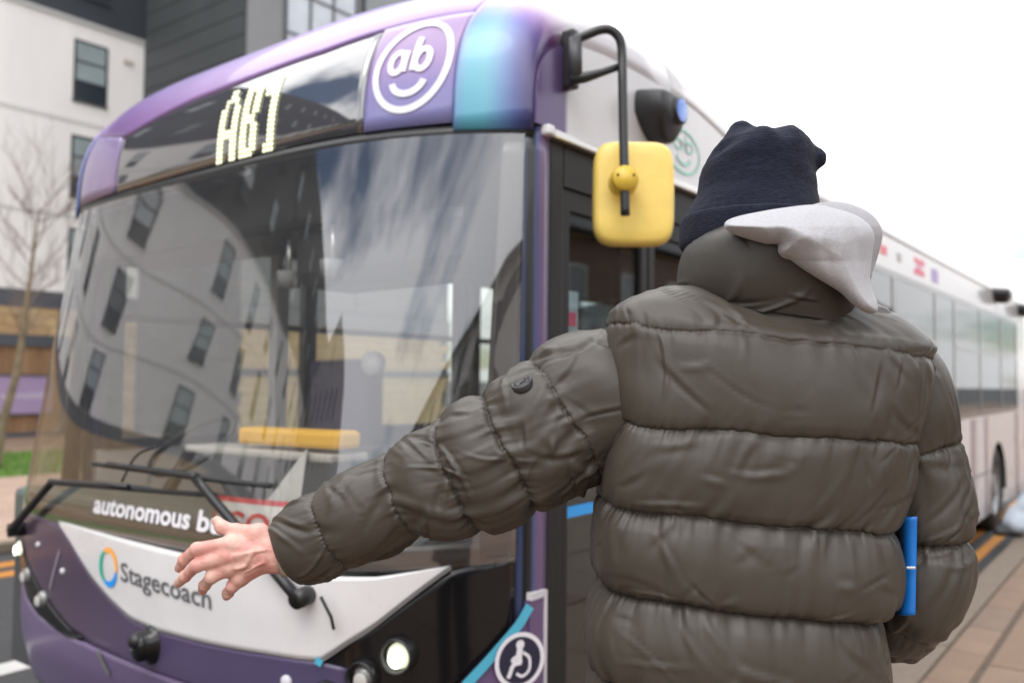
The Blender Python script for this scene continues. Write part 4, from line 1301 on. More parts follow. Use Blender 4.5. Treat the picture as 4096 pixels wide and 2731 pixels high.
m_hood = mat('hood_grey', (.37, .365, .38), .95, var=.10, vscale=220, bump=.12, bscale=300, sheen=.1, bump2=.10, b2scale=30, spec=.15)
m_trs = mat('trouser_black', (.014, .014, .016), .85, var=.2, vscale=40)
m_shoe = mat('shoe_black', (.02, .02, .02), .5)

# ---------------- puffer cloth: rows x columns with quilting
def puff_profile(t, top=1.0):
    q = np.clip(t, 0, 1) ** 1.18
    return np.clip(1 - np.abs(2 * q - 1) ** 2.4, 0, 1) ** .52
def wrinkle(P, dseam, sgn, amp=1.0, seed=0, gk=1.0):
    """P sample positions (u length, v length); dseam distance to the nearest seam (m); returns displacement"""
    u, v = P[..., 0], P[..., 1]
    g = vnoise(np.stack([u * 62 + 1.5 * vnoise(np.stack([u * 9, v * 9, 0 * u], -1), 3), v * 10, 0 * u + seed], -1), seed)
    g2 = vnoise(np.stack([u * 135, v * 22, 0 * u + 5 + seed], -1), seed + 1)
    gather = gk * (g * .0062 * np.exp(-dseam / .042) + g2 * .0026 * np.exp(-dseam / .020))
    # separate creases: short folds with one steep and one soft side
    cre = 0 * u
    rc = np.random.default_rng(seed + 100)
    um, vm = u.max(), v.max()
    nC = int(um * vm * 300)
    for _ in range(nC):
        a0, b0 = rc.uniform(0, um), rc.uniform(0, vm)
        an_ = rc.choice([.45, -.5, 1.1, -1.15, .1, 1.5]) + rc.normal(0, .25)
        Ln = rc.uniform(.018, .075); wd = rc.uniform(.0022, .0060); dp = rc.uniform(.0008, .0032) * rc.choice([1, 1, -1]); cv = rc.uniform(-5, 5)
        du_, dv_ = u - a0, v - b0
        m_ = (np.abs(du_) < Ln * 1.3) & (np.abs(dv_) < Ln * 1.3)
        if not m_.any(): continue
        x = du_[m_] * math.cos(an_) + dv_[m_] * math.sin(an_); y = -du_[m_] * math.sin(an_) + dv_[m_] * math.cos(an_) + cv * x * x
        q = y / wd
        cre[m_] += dp * (np.exp(-q * q) + 1.1 * q * np.exp(-q * q / 2)) * np.clip(1 - (x / Ln) ** 2, 0, 1) ** 1.5
    soft = fbm(np.stack([u * 6, v * 8, 0 * u + 2.2], -1), 2, seed + 23) * .0080
    return (gather + (soft - cre) * np.clip(dseam / .02, .25, 1)) * amp

def quilt_tube(name, rows, seams, m, parent, nu=300, per=26, amps=None, phase=0.0, exp_=2.4, sag=.35, wamp=1.0, seed=0, closed_end=False, jit=.004):
    """rows: list of (centre, half-width vector, half-depth vector) cross sections; seams: indices (float) of stitched rows"""
    Cn = np.array([r[0] for r in rows]); A = np.array([r[1] for r in rows]); B = np.array([r[2] for r in rows])
    nr = len(rows)
    # refine between seams with finer spacing at the stitches
    stops = [0.0] + [s for s in seams if 0 < s < nr - 1] + [nr - 1.0]
    T = []
    for a, b in zip(stops[:-1], stops[1:]):
        q = .5 - .5 * np.cos(np.linspace(0, np.pi, per + 1))
        q = .55 * q + .45 * np.linspace(0, 1, per + 1)
        T += list(a + (b - a) * q[:-1])
    T.append(nr - 1.0)
    T = np.array(T)
    def cr(X):
        XX = np.vstack([2 * X[0] - X[1], X, 2 * X[-1] - X[-2]])
        i = np.minimum(T.astype(int), nr - 2); u = (T - i)[:, None]
        a, b, c, d = XX[i], XX[i + 1], XX[i + 2], XX[i + 3]
        return .5 * (2 * b + (c - a) * u + (2 * a - 5 * b + 4 * c - d) * u * u + (3 * b - a - 3 * c + d) * u ** 3)
    C, AA, BB = cr(Cn), cr(A), cr(B)
    th = np.linspace(0, 2 * np.pi, nu, endpoint=False)
    ct = sup(np.cos(th), exp_); st_ = sup(np.sin(th), exp_)
    S = C[:, None] + ct[None, :, None] * AA[:, None] + st_[None, :, None] * BB[:, None]
    # surface frame
    du = np.roll(S, -1, 1) - np.roll(S, 1, 1)
    dv = np.gradient(S, axis=0)
    nrm = np.cross(du, dv); nrm /= np.linalg.norm(nrm, axis=-1, keepdims=True) + 1e-12
    out = S - C[:, None]
    flip = np.sign((nrm * out).sum(-1, keepdims=True).mean()); nrm = nrm * flip
    ulen = np.cumsum(np.linalg.norm(np.roll(S, -1, 1) - S, axis=-1), axis=1)
    vlen = np.cumsum(np.linalg.norm(np.diff(S, axis=0, prepend=S[:1]), axis=-1), axis=0)
    gk = np.ones(S.shape[:2]); disp = np.zeros(S.shape[:2]); ds = np.full(S.shape[:2], 1.0); pf = np.zeros(S.shape[:2])
    st2 = [s for s in stops]
    for k, (a, b) in enumerate(zip(st2[:-1], st2[1:])):
        m_ = (T >= a - 1e-9) & (T <= b + 1e-9)
        ii = np.where(m_)[0]
        va = vlen[ii[0]]; vb = vlen[ii[-1]]
        tt_ = (vlen[ii] - va) / np.maximum(vb - va, 1e-6)
        amp = amps[k] if amps else .015
        mod = 1 + .28 * vnoise(np.stack([ulen[ii] * 11, 0 * ulen[ii] + k * 7.7, 0 * ulen[ii] + seed], -1), seed + 31)
        pr = puff_profile(tt_)
        if k == 0 and 0 not in seams: pr = np.where(tt_ < .5, np.maximum(pr, .55), pr)
        if k == len(st2) - 2 and (nr - 1) not in seams: pr = np.where(tt_ > .5, np.maximum(pr, .5), pr)
        disp[ii] = pr * amp * mod
        pf[ii] = pr * amp
        gk[ii] = np.clip(amp / .014, .25, 1)
        d = np.minimum(vlen[ii] - va + (1 if (k == 0 and 0 not in seams) else 0), vb - vlen[ii] + (1 if (k == len(st2) - 2 and (nr - 1) not in seams) else 0))
        ds[ii] = d
    UV = np.stack([ulen, vlen], -1)
    w = wrinkle(UV, ds, 1, wamp, seed, gk)
    # needle holes along the stitched lines
    stitch = .0012 * np.sin(ulen * 2 * np.pi / .0075) * np.exp(-(ds / .0035) ** 2)
    groove = -.0030 * gk * np.exp(-(ds / .0045) ** 2)
    S = S + nrm * (disp + w + stitch + groove)[..., None]
    S[..., 2] -= pf * sag
    # stitched lines wander a little
    wob = (vnoise(np.stack([ulen * 22, 0 * ulen, 0 * ulen + seed], -1), seed + 41) + .35 * vnoise(np.stack([ulen * 190, 0 * ulen, 0 * ulen + seed], -1), seed + 43)) * jit * np.exp(-(ds / .02) ** 2)
    tv_ = dv / (np.linalg.norm(dv, axis=-1, keepdims=True) + 1e-9)
    S = S + tv_ * wob[..., None]
    F = grid_faces(len(T), nu, True)
    o = obj(name, S.reshape(-1, 3), F, m, parent, True)
    return o, S

DB = 1.435
def row(lx, ly, rx, ry, b, dep=DB, back=0.0):
    L = PW(lx, ly, dep); Rr = PW(rx, ry, dep)
    c = (L + Rr) / 2 + YA * back
    return (c, (Rr - L) / 2, -YA * b)
rows = [row(1625, 645, 1970, 688, 0.070, DB, 0.00),
        row(1500, 668, 2060, 745, 0.095, DB, 0.00),
        row(1412, 702, 2115, 795, 0.118, DB, 0.00),
        row(1396, 750, 2110, 826, 0.139, DB, 0.00),
        row(1396, 860, 2096, 915, 0.151, DB, 0.00),
        row(1398, 963, 2069, 1008, 0.153, DB, 0.00),
        row(1390, 1050, 2039, 1105, 0.150, DB, 0.00),
        row(1382, 1139, 2015, 1200, 0.146, DB, 0.00),
        row(1386, 1230, 2004, 1295, 0.148, DB, 0.00),
        row(1388, 1319, 1985, 1385, 0.146, DB, 0.00),
        row(1378, 1415, 1981, 1480, 0.148, DB, 0.00),
        row(1374, 1510, 1977, 1585, 0.146, DB, 0.00),
        row(1376, 1610, 1979, 1680, 0.150, DB, 0.00),
        row(1380, 1705, 1975, 1775, 0.145, DB, 0.00),
        row(1384, 1790, 1972, 1850, 0.140, DB, 0.00)]
jacket, _ = quilt_tube('jacket', rows, [3, 5, 7, 9, 11, 13], m_jack, person, nu=440, per=38, exp_=3.0,
                       amps=[.003, .007, .013, .021, .025, .025, .024], seed=3, sag=.6)
# left sleeve, held out towards the bus
def sleeve_rows(cs, squash=1.0):
    P = np.array([c for c, r in cs]); T = np.gradient(P, axis=0); T /= np.linalg.norm(T, axis=1)[:, None]
    out = []
    for (c, r), t in zip(cs, T):
        u = np.cross(t, YA); u /= np.linalg.norm(u)
        w = np.cross(t, u)
        out.append((c, u * r, w * r * squash))
    return out
def pr(ux, uy, lx, ly, dep, k=1.0):
    a = PW(ux, uy, dep); b = PW(lx, ly, dep)
    return ((a + b) / 2, np.linalg.norm(a - b) / 2 * k)
cs = [pr(1440, 732, 1420, 1060, 1.475, 0.954), pr(1378, 752, 1372, 1085, 1.465, 1.007), pr(1282, 812, 1308, 1120, 1.455, 1.007), pr(1205, 862, 1255, 1150, 1.45, 1.007), pr(1133, 908, 1205, 1165, 1.45, 1.007),
      pr(1070, 936, 1160, 1188, 1.45, 1.007), pr(1006, 972, 1112, 1198, 1.46, 1.007), pr(943, 1000, 1050, 1212, 1.47, 0.996), pr(880, 1042, 985, 1220, 1.485, 0.986),
      pr(790, 1086, 905, 1258, 1.50, 0.975), pr(706, 1140, 836, 1282, 1.515, 0.965), pr(668, 1158, 768, 1310, 1.525, 0.986), pr(634, 1188, 696, 1328, 1.53, 0.986)]
sl, SL = quilt_tube('sleeve', sleeve_rows(cs, .9), [2, 4, 6, 8, 10], m_jack, jacket, nu=260, per=34, amps=[.004, .010, .011, .011, .010, .006], seed=9, sag=.12, wamp=1.5, exp_=2.1)
# cuff folded in towards the wrist
r0 = SL[-1]; cc0 = r0.mean(0); ax0 = (SL[-1] - SL[-3]).mean(0); ax0 /= np.linalg.norm(ax0)
rr_ = [r0, cc0 + (r0 - cc0) * .93 + ax0 * .004, cc0 + (r0 - cc0) * .84 + ax0 * .001, cc0 + (r0 - cc0) * .74 - ax0 * .02, cc0 + (r0 - cc0) * .70 - ax0 * .06]
obj('cuff', np.concatenate(rr_), grid_faces(5, len(r0), True), m_jack2, jacket, True)
# right sleeve, elbow bent, hand to the front
cs = [(PW(2008, 825, 1.46), .058), (PW(2050, 868, 1.455), .075), (PW(2080, 945, 1.45), .074), (PW(2096, 1030, 1.45), .067), (PW(2114, 1115, 1.45), .063), (PW(2122, 1180, 1.45), .062), (PW(2126, 1238, 1.45), .058), (PW(2124, 1310, 1.45), .060),
      (PW(2108, 1375, 1.46), .058), (PW(2082, 1412, 1.49), .056), (PW(2058, 1422, 1.54), .054), (PW(2023, 1415, 1.60), .052), (PW(1978, 1405, 1.68), .046)]
sr, SR = quilt_tube('sleeve', sleeve_rows(cs), [3, 6, 8.6], m_jack, jacket, nu=220, per=34, amps=[.010, .014, .014, .010], seed=15, sag=.25, wamp=1.3, exp_=2.1)
# stand collar
rows = [row(1600, 712, 1955, 760, .115, 1.43, .0), row(1576, 680, 1958, 722, .124, 1.43, .0), row(1572, 640, 1952, 682, .130, 1.43, .0), row(1582, 590, 1942, 640, .130, 1.43, .0), row(1606, 548, 1930, 607, .127, 1.43, .0), row(1640, 519, 1912, 587, .119, 1.43, .005),
        row(1655, 514, 1898, 588, .110, 1.43, .008), row(1662, 535, 1890, 605, .100, 1.43, .008)]
co, _ = quilt_tube('collar', rows, [], m_jack2, jacket, nu=280, per=90, amps=[.004], seed=27, sag=.1, wamp=1.5)
# armhole piping
def seamline(pts, name, r=.0016):
    q = smoothpath([PW(*p) for p in pts], 60)
    MB().tube(q, r, 6).build(name, m_jack2, jacket, True)
# round rubber badge on the sleeve
bc = PW(1193, 866, 1.353); bn = -(FW) * .80 + ZU * .42 - XR * .42; bn /= np.linalg.norm(bn)
bu = np.cross(bn, ZU); bu /= np.linalg.norm(bu); bw = np.cross(bu, bn)
# drop the badge on the cloth
dist_ = np.linalg.norm(np.cross(SL.reshape(-1, 3) - EYE, (bc - EYE) / np.linalg.norm(bc - EYE)), axis=1)
dep_ = (SL.reshape(-1, 3) - EYE) @ FW
cand = np.where(dist_ < .012)[0]
if len(cand):
    k_ = cand[np.argmin(dep_[cand])]; bc = SL.reshape(-1, 3)[k_]
    i_, j_ = divmod(k_, SL.shape[1])
    nb = SL[(i_ - 8):(i_ + 9), [(j_ + q) % SL.shape[1] for q in range(-10, 11)]].reshape(-1, 3)
    uu, ss, vt_ = np.linalg.svd(nb - nb.mean(0)); bn = vt_[2]
    if bn @ FW > 0: bn = -bn
    bu = np.cross(bn, ZU); bu /= np.linalg.norm(bu); bw = np.cross(bu, bn)
    bn = bn * .62 + ZU * .38 - XR * .15; bn /= np.linalg.norm(bn); bu = np.cross(bn, ZU); bu /= np.linalg.norm(bu); bw = np.cross(bu, bn)
    bc = nb.mean(0) + bn * .003
an = np.linspace(0, 2 * np.pi, 41)[:-1]
ring = np.cos(an)[:, None] * bu + np.sin(an)[:, None] * bw
prf = [(.0180, -.006), (.0180, .003), (.0167, .0045), (.0154, .0045), (.0145, .003), (.0105, .003), (.0101, .0042), (.0092, .0042), (.0088, .003), (.0005, .003)]
bd = obj('badge', np.concatenate([bc + ring * r + bn * d for r, d in prf]), grid_faces(len(prf), 40, True), mat('badge_rubber', (.030, .029, .031), .5), jacket, True)
mb = MB()
for k in range(22):
    a = k / 22 * 2 * np.pi
    c_ = bc + .0125 * (math.cos(a) * bu + math.sin(a) * bw) + bn * .0035
    mb.tube([c_ - .0012 * bu, c_ + .0012 * bu], .0006, 4)
mb.tube([bc + bu * -.005 + bw * .004 + bn * .0035, bc + bu * .0 + bw * -.005 + bn * .0035, bc + bu * .005 + bw * .005 + bn * .0035], .001, 5)
mb.build('badge_mark', mat('badge_grey', (.07, .068, .07), .5), jacket)

# ---------------- knitted hat
DH = 1.465
h0 = PW(1735, 430, DH)
px_ = DH * 1.7415 / 3443.34
def HL(x, y, dy=0.0): return np.array([(x - 1735) * px_, dy, (430 - y) * px_])
def hat_sdf(p):
    # tapered rounded box, leaning a little
    zq = p[:, 2] / px_
    yy_ = 430 - zq
    hw = np.interp(yy_, [280, 320, 380, 440, 500, 560], [116, 122, 127, 133, 151, 154]) * px_
    cx = np.interp(yy_, [300, 380, 440, 500], [1748, 1742, 1738, 1731])
    x = (p[:, 0] - (cx - 1735) * px_) / hw
    y = (p[:, 1] - .012) / (hw * 1.10)
    q = np.sqrt(x * x + y * y)
    side_ = (q - 1) * hw
    xpx = 1735 + p[:, 0] / px_
    top = p[:, 2] - HL(0, 0)[2] + np.interp(xpx, [1600, 1630, 1665, 1735, 1800, 1840, 1875], [366, 348, 326, 298, 295, 312, 340]) * px_ + .10 * np.abs(p[:, 1])
    body = np.maximum(side_, top)
    # soften the crown edge
    k = .035
    hh_ = np.clip(.5 - .5 * (side_ - top) / k, 0, 1)
    body = side_ + (top - side_) * hh_ + k * hh_ * (1 - hh_)
    body = np.maximum(body, -(p[:, 2] - HL(0, 560)[2]))
    d = union([body, cone(p, HL(1688, 360, -.01), HL(1702, 302, .0), .030, .0200)], .022)
    d = union([d, cone(p, HL(1798, 360, .0), HL(1868, 368, -.015), .036, .0150)], .016)
    cre = cone(p, HL(1757, 280, -.05), HL(1774, 350, -.118), .018, .007)
    d = -smin(-d, cre, .022)
    cre = cone(p, HL(1668, 318, -.09), HL(1640, 350, -.03), .014, .010)
    d = -smin(-d, cre, .016)
    cre = cone(p, HL(1885, 398, -.05), HL(1800, 392, -.125), .014, .006)
    d = -smin(-d, cre, .018)
    d = d + vnoise(p * np.array([9, 9, 16]), 51) * .0030 + vnoise(p * np.array([22, 22, 40]), 52) * .0010
    d = d + .0007 * vnoise(p * np.array([60, 60, 420.0]), 53)
    return d
V, F = surfnets(hat_sdf, (-.16, -.18, -.10), (.17, .19, .14), .0030)
def hat_w(V): return h0 + V[:, :1] * XR + V[:, 1:2] * YA + V[:, 2:3] * ZU
hat = obj('hat', hat_w(V), F, m_hat, person, True)
sm_ = hat.modifiers.new('smooth', 'SMOOTH'); sm_.factor = .5; sm_.iterations = 2
th = np.linspace(0, 2 * np.pi, 160, endpoint=False)
cuff = []
for k, (y, w) in enumerate([(504, .0), (501, .003), (499, .0062), (503, .0085), (512, .0095), (530, .0100), (550, .0100), (564, .0085), (571, .005), (573, .0), (565, -.006)]):
    hw = 151 * px_ + w
    tilt = (np.cos(th) * -.012)
    q = np.stack([(1731 - 1735) * px_ + hw * np.cos(th), .012 + hw * 1.10 * np.sin(th), HL(0, y)[2] + 0 * th + .001 * vnoise(np.stack([th * 3, 0 * th + k * .3, 0 * th], -1), 60)], -1)
    q[:, :2] += .0015 * vnoise(np.stack([np.cos(th) * 4, np.sin(th) * 4, 0 * th + k * .4], -1), 61)[:, None]
    cuff.append(hat_w(q))
obj('hat_cuff', np.concatenate(cuff), grid_faces(len(cuff), 160, True), m_hat, hat, True)

# ---------------- grey hood hanging over the collar
def pillow(name, outline, ctr, depth, H, m, parent, seed, nring=46, nth=220, fold=None):
    O2 = smoothpath(outline + [outline[0]], nth + 1)[:-1] if len(outline[0]) == 3 else smoothpath([(a, b, 0) for a, b in outline] + [(*outline[0], 0)], nth + 1)[:-1]
    O2 = O2[:, :2]; c = np.array(ctr, float)
    V = []
    fr = np.sin(np.linspace(0, np.pi / 2, nring))
    s = 1.7415 / 3443.34 * 1.3
    for sgn in (1, -1):
        for f in (fr if sgn > 0 else fr[::-1][1:]):
            p = c + (O2 - c) * f
            seg_a, seg_b = O2, np.roll(O2, -1, 0)
            ba = seg_b - seg_a
            tq = np.clip(((p[:, None] - seg_a) * ba).sum(-1) / ((ba * ba).sum(-1) + 1e-9), 0, 1)
            dd_ = np.linalg.norm(p[:, None] - seg_a - tq[..., None] * ba, axis=-1).min(1) * s
            Rr = .046
            q_ = np.clip(dd_ / Rr, 0, 1)
            h = H * np.sqrt(np.clip(2 * q_ - q_ * q_, 0, 1))
            dep = np.array([depth(x, y) for x, y in p])
            u = (p - c) * s
            n3 = np.stack([u[:, 0], u[:, 1], 0 * u[:, 0]], -1)
            wv = fbm(n3 * np.array([9, 9, 1]) + seed, 2, seed) * .0035 + vnoise(n3 * 60, seed + 3) * .0005
            if fold is not None: wv = wv + fold(p)
            off = (h + wv * q_) * (1 if sgn > 0 else -.35)
            V.append(np.array([PW(x, y, d_ - o_) for (x, y), d_, o_ in zip(p, dep, off)]))
    n = len(V)
    return obj(name, np.concatenate(V), grid_faces(n, nth, True), m, parent, True)
def hood_depth(x, y):
    return 1.302 + ((x - 1800) / 230.0) ** 2 * .050 - np.clip((y - 600) / 110, 0, 1) * .030 + np.clip((520 - y) / 60, 0, 1) * .02
def gauss_line(p, a, b, w):
    a = np.array(a, float); b = np.array(b, float); ba = b - a
    t = np.clip(((p - a) @ ba) / (ba @ ba), 0, 1)
    return np.exp(-(np.linalg.norm(p - a - t[:, None] * ba, axis=1) / w) ** 2)
def hood_fold(p):
    return (.012 * np.exp(-(((p[:, 0] - 1895) / 105) ** 2 + ((p[:, 1] - 560) / 75) ** 2)) - .014 * gauss_line(p, (1958, 480), (1994, 720), 14)
            - .005 * gauss_line(p, (1860, 440), (1935, 740), 16) + .006 * gauss_line(p, (1650, 510), (1880, 550), 20) - .004 * gauss_line(p, (1760, 500), (1850, 640), 18))
hood = pillow('hood', [(1676, 534), (1664, 522), (1668, 508), (1694, 497), (1740, 487), (1800, 477), (1870, 470), (1915, 478), (1960, 492), (1992, 512), (2008, 540), (2003, 590), (1999, 640), (2006, 672), (2015, 695), (2014, 716), (1992, 719), (1960, 700), (1930, 672), (1895, 650), (1862, 630), (1835, 612), (1815, 598), (1797, 592), (1787, 580), (1786, 566), (1783, 562), (1758, 560), (1728, 552), (1698, 543)],
              (1895, 575), hood_depth, .052, m_hood, person, 71, fold=hood_fold)
pillow('hood_lining', [(1850, 476), (1880, 466), (1910, 463), (1950, 468), (1988, 483), (2014, 505), (2027, 533), (2024, 560), (2016, 590), (2006, 620), (1999, 640), (1985, 600), (1960, 540), (1900, 500)],
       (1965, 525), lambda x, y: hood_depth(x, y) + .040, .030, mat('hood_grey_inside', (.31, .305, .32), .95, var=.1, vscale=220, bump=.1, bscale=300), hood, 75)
# ---------------- body: one skin, head, trunk, arms, hands and legs
HD = 1.50
def HP(cx, cy, dd=0.0):
    """hand joints, measured on an enlargement of the hand"""
    return PW((660 + cx / 3.92) / 1.7415, (2020 + cy / 3.92) / 1.7415, HD + dd)
W_ = HP(1760, 740, .01)
fing = {
    'thumb': [(1480, 440, .012, 0.0151), (1120, 405, .018, 0.0125), (900, 345, .022, 0.0113), (815, 245, .030, 0.0088)],
    'index': [(1040, 610, .000, 0.0141), (500, 680, -.004, 0.0106), (300, 850, .014, 0.0096), (220, 985, .030, 0.0082)],
    'middle': [(980, 800, -.006, 0.0141), (500, 945, -.012, 0.0107), (320, 1110, .006, 0.0096), (205, 1225, .024, 0.0079)],
    'ring': [(1030, 980, -.003, 0.0135), (730, 1125, -.008, 0.0106), (625, 1250, .014, 0.0096), (590, 1335, .032, 0.0084)],
    'little': [(1180, 1150, .004, 0.0125), (1060, 1265, .002, 0.0102), (990, 1370, .018, 0.0092), (968, 1420, .030, 0.0082)]}
J = {k: [(HP(x, y, d), r) for x, y, d, r in v] for k, v in fing.items()}
elbow = PW(1080, 1050, 1.455); shoulder_l = PW(1440, 860, 1.45)
def hand_sdf(p):
    ds = []
    palm = union([cone(p, W_ + (J[k][0][0] - W_) * .12, J[k][0][0], .020, J[k][0][1]) for k in ('index', 'middle', 'ring', 'little')], .012)
    palm = smin(palm, cone(p, W_, J['thumb'][0][0], .022, .0155), .014)
    # wrist: wider than deep
    wr_ = cone(p, W_, W_ + (HP(2300, 620, .02) - W_), .027, .031)
    wr_ = smin(wr_, cone(p, W_ + ZU * .013, HP(2300, 560, .02), .020, .024), .012)
    wr_ = smin(wr_, cone(p, W_ - ZU * .016, HP(2300, 760, .02), .020, .024), .012)
    d = smin(palm, wr_, .014)
    fs = []
    for k, ch in J.items():
        f = None
        for (a, ra), (b, rb) in zip(ch[:-1], ch[1:]):
            c_ = cone(p, a, b, ra, rb)
            f = c_ if f is None else smin(f, c_, .004)
        # knuckle swellings
        for (a, ra) in ch[1:-1]:
            f = smin(f, np.linalg.norm(p - a + YA * .001, axis=1) - ra * 1.04, .004)
        fs.append(f)
    for i in range(len(fs)):
        d = smin(d, fs[i], .009 if i else .012)
    # knuckles, tendons and veins on the back of the hand
    for k in ('index', 'middle', 'ring', 'little'):
        kn_ = J[k][0][0] - YA * .0055
        d = smin(d, np.linalg.norm(p - kn_, axis=1) - .0098, .008)
        te = cone(p, kn_ - YA * .0045, W_ - YA * .0215 + (kn_ - W_) * .15, .0030, .0024)
        d = smin(d, te, .010)
    for a, b in (((1560, 560), (1150, 610)), ((1580, 700), (1100, 790)), ((1400, 720), (1250, 960)), ((1250, 960), (1120, 1010)), ((1540, 900), (1180, 1090))):
        v_ = cone(p, HP(*a, -.0215), HP(*b, -.020), .0010, .0009)
        d = smin(d, v_, .007)
    d = d + vnoise(p * 90, 81) * .0004
    return d
lo = np.min([a - r for ch in J.values() for a, r in ch], 0) - .012
hi = np.max([a + r for ch in J.values() for a, r in ch], 0) + .012
ends = np.array([W_, HP(2300, 620, .02)])
lo = np.minimum(lo, ends.min(0) - .045); hi = np.maximum(hi, ends.max(0) + .045)
HV, HF = surfnets(hand_sdf, lo, hi, .0019)
# rest of the body, coarser: it is covered by the clothes
hc = h0 - ZU * .055 + YA * .01
face = -XR * .78 + YA * .62
fside = np.cross(ZU, face)
neck0 = PW(1770, 690, 1.44); chest = PW(1765, 1000, 1.45); hip = PW(1735, 1560, 1.46)
hipz = hip.copy(); hipz[2] = GZ + .92
foot_l = pbase - XR * .13 + YA * .02; foot_r = pbase + XR * .13 + YA * .06
kn_l = pbase - XR * .11 + ZU * .50 + YA * .03; kn_r = pbase + XR * .11 + ZU * .50 + YA * .06
hl_ = hipz - XR * .09; hr_ = hipz + XR * .09
sh_r = PW(2060, 870, 1.45); el_r = PW(2130, 1385, 1.46); wr_r = PW(1960, 1395, 1.70)
def body_sdf(p):
    hd_ = ell(p, hc, (.076, .094, .112))
    q = p - hc
    f_ = q @ face; s_ = q @ fside
    hd_ = np.linalg.norm(np.stack([f_ / .096, s_ / .076, q[:, 2] / .115], -1), axis=1)
    hd_ = (hd_ - 1) * .076
    jaw = cone(p, hc + face * .045 - ZU * .085, hc + face * .062 - ZU * .105, .042, .030)
    nose = cone(p, hc + face * .093 - ZU * .005, hc + face * .112 - ZU * .040, .010, .015)
    hd_ = union([hd_, jaw, nose], .02)
    for sg_ in (1, -1):
        eye = np.linalg.norm(p - (hc + face * .098 + fside * sg_ * .032 + ZU * .004), axis=1) - .013
        hd_ = -smin(-hd_, eye, .010)
        hd_ = smin(hd_, np.linalg.norm(p - (hc + face * .083 + fside * sg_ * .032 + ZU * .004), axis=1) - .011, .002)
        hd_ = smin(hd_, ell(p, hc + fside * sg_ * .080 - ZU * .02, (.014, .022, .032)), .006)
    hd_ = smin(hd_, cone(p, hc + face * .098 - ZU * .062 + fside * .018, hc + face * .098 - ZU * .062 - fside * .018, .007, .007), .006)
    trunk = union([cone(p, chest - XR * .10 + ZU * .10, chest + XR * .10 + ZU * .10, .10, .10), cone(p, chest, hipz, .125, .12), cone(p, hipz - XR * .05, hipz + XR * .05, .12, .12),
                   cone(p, neck0 - ZU * .02, hc - ZU * .06 - face * .015, .058, .054)], .04)
    arm_l = union([cone(p, shoulder_l, elbow, .055, .043), cone(p, elbow, HP(2200, 640, .02), .043, .030)], .02)
    arm_r = union([cone(p, sh_r, el_r, .055, .043), cone(p, el_r, wr_r, .043, .03), cone(p, wr_r, wr_r - XR * .09, .032, .026)], .02)
    legs = union([cone(p, hl_, kn_l, .085, .055), cone(p, kn_l, foot_l + ZU * .08, .055, .038), cone(p, foot_l + ZU * .045, foot_l + YA * .15 + ZU * .035, .034, .026),
                  cone(p, hr_, kn_r, .085, .055), cone(p, kn_r, foot_r + ZU * .08, .055, .038), cone(p, foot_r + ZU * .045, foot_r + YA * .15 + ZU * .035, .034, .026)], .02)
    return union([hd_, trunk, arm_l, arm_r, legs], .02)
allp = np.array([hc, W_, foot_l, foot_r, wr_r, el_r, elbow, hipz, hc + ZU * .1])
blo = allp.min(0) - .16; bhi = allp.max(0) + .16; blo[2] = GZ - .02
BV, BF = surfnets(body_sdf, blo, bhi, .0115)
body = obj('body', np.concatenate([HV, BV]), np.concatenate([HF, BF + len(HV)]), m_skin, person, True)
sm_ = body.modifiers.new('smooth', 'SMOOTH'); sm_.factor = .4; sm_.iterations = 2
# nails
m_nail = mat('nail', (.62, .40, .34), .3)
# wristwatch just inside the cuff
aw = (HP(2300, 660, .02) - W_); aw /= np.linalg.norm(aw)
wc = W_ + aw * .012
wu = np.cross(aw, YA); wu /= np.linalg.norm(wu); ww = np.cross(aw, wu)
an = np.linspace(0, 2 * np.pi, 49)[:-1]
V = []
for d_, k in ((-.009, 1.0), (-.007, 1.06), (.007, 1.06), (.009, 1.0), (.0, .96)):
    V.append(wc + aw * d_ + np.outer(np.cos(an) * .0415 * k, wu) + np.outer(np.sin(an) * .034 * k, ww))
wt = obj('watch', np.concatenate(V), grid_faces(5, 48, True), mat('watch_steel', (.55, .53, .48), .3, metal=.8), person, True)
# ---------------- trousers and shoes
def trs(p):
    return union([cone(p, hipz + ZU * .08 - XR * .04, hipz + ZU * .08 + XR * .04, .145, .145), cone(p, hipz - XR * .05, hipz + XR * .05, .145, .145),
                  cone(p, hl_, kn_l, .105, .080), cone(p, kn_l, foot_l + ZU * .10, .080, .075), cone(p, hr_, kn_r, .105, .080), cone(p, kn_r, foot_r + ZU * .10, .080, .075)], .03) + vnoise(p * np.array([14, 14, 9]), 91) * .006
V, F = surfnets(trs, pbase + np.array([-.4, -.4, .02]), pbase + np.array([.4, .4, 1.2]), .010)
obj('trousers', V, F, m_trs, person, True)
for ft in (foot_l, foot_r):
    def sh_(p): return np.maximum(union([cone(p, ft + ZU * .05 - YA * .05, ft + YA * .13 + ZU * .04, .052, .044), cone(p, ft + ZU * .05, ft + ZU * .11, .05, .05)], .03), GZ - p[:, 2])
    V, F = surfnets(sh_, ft + np.array([-.22, -.22, -.01]), ft + np.array([.22, .22, .19]), .008)
    obj('shoe', V, F, m_shoe, person, True)
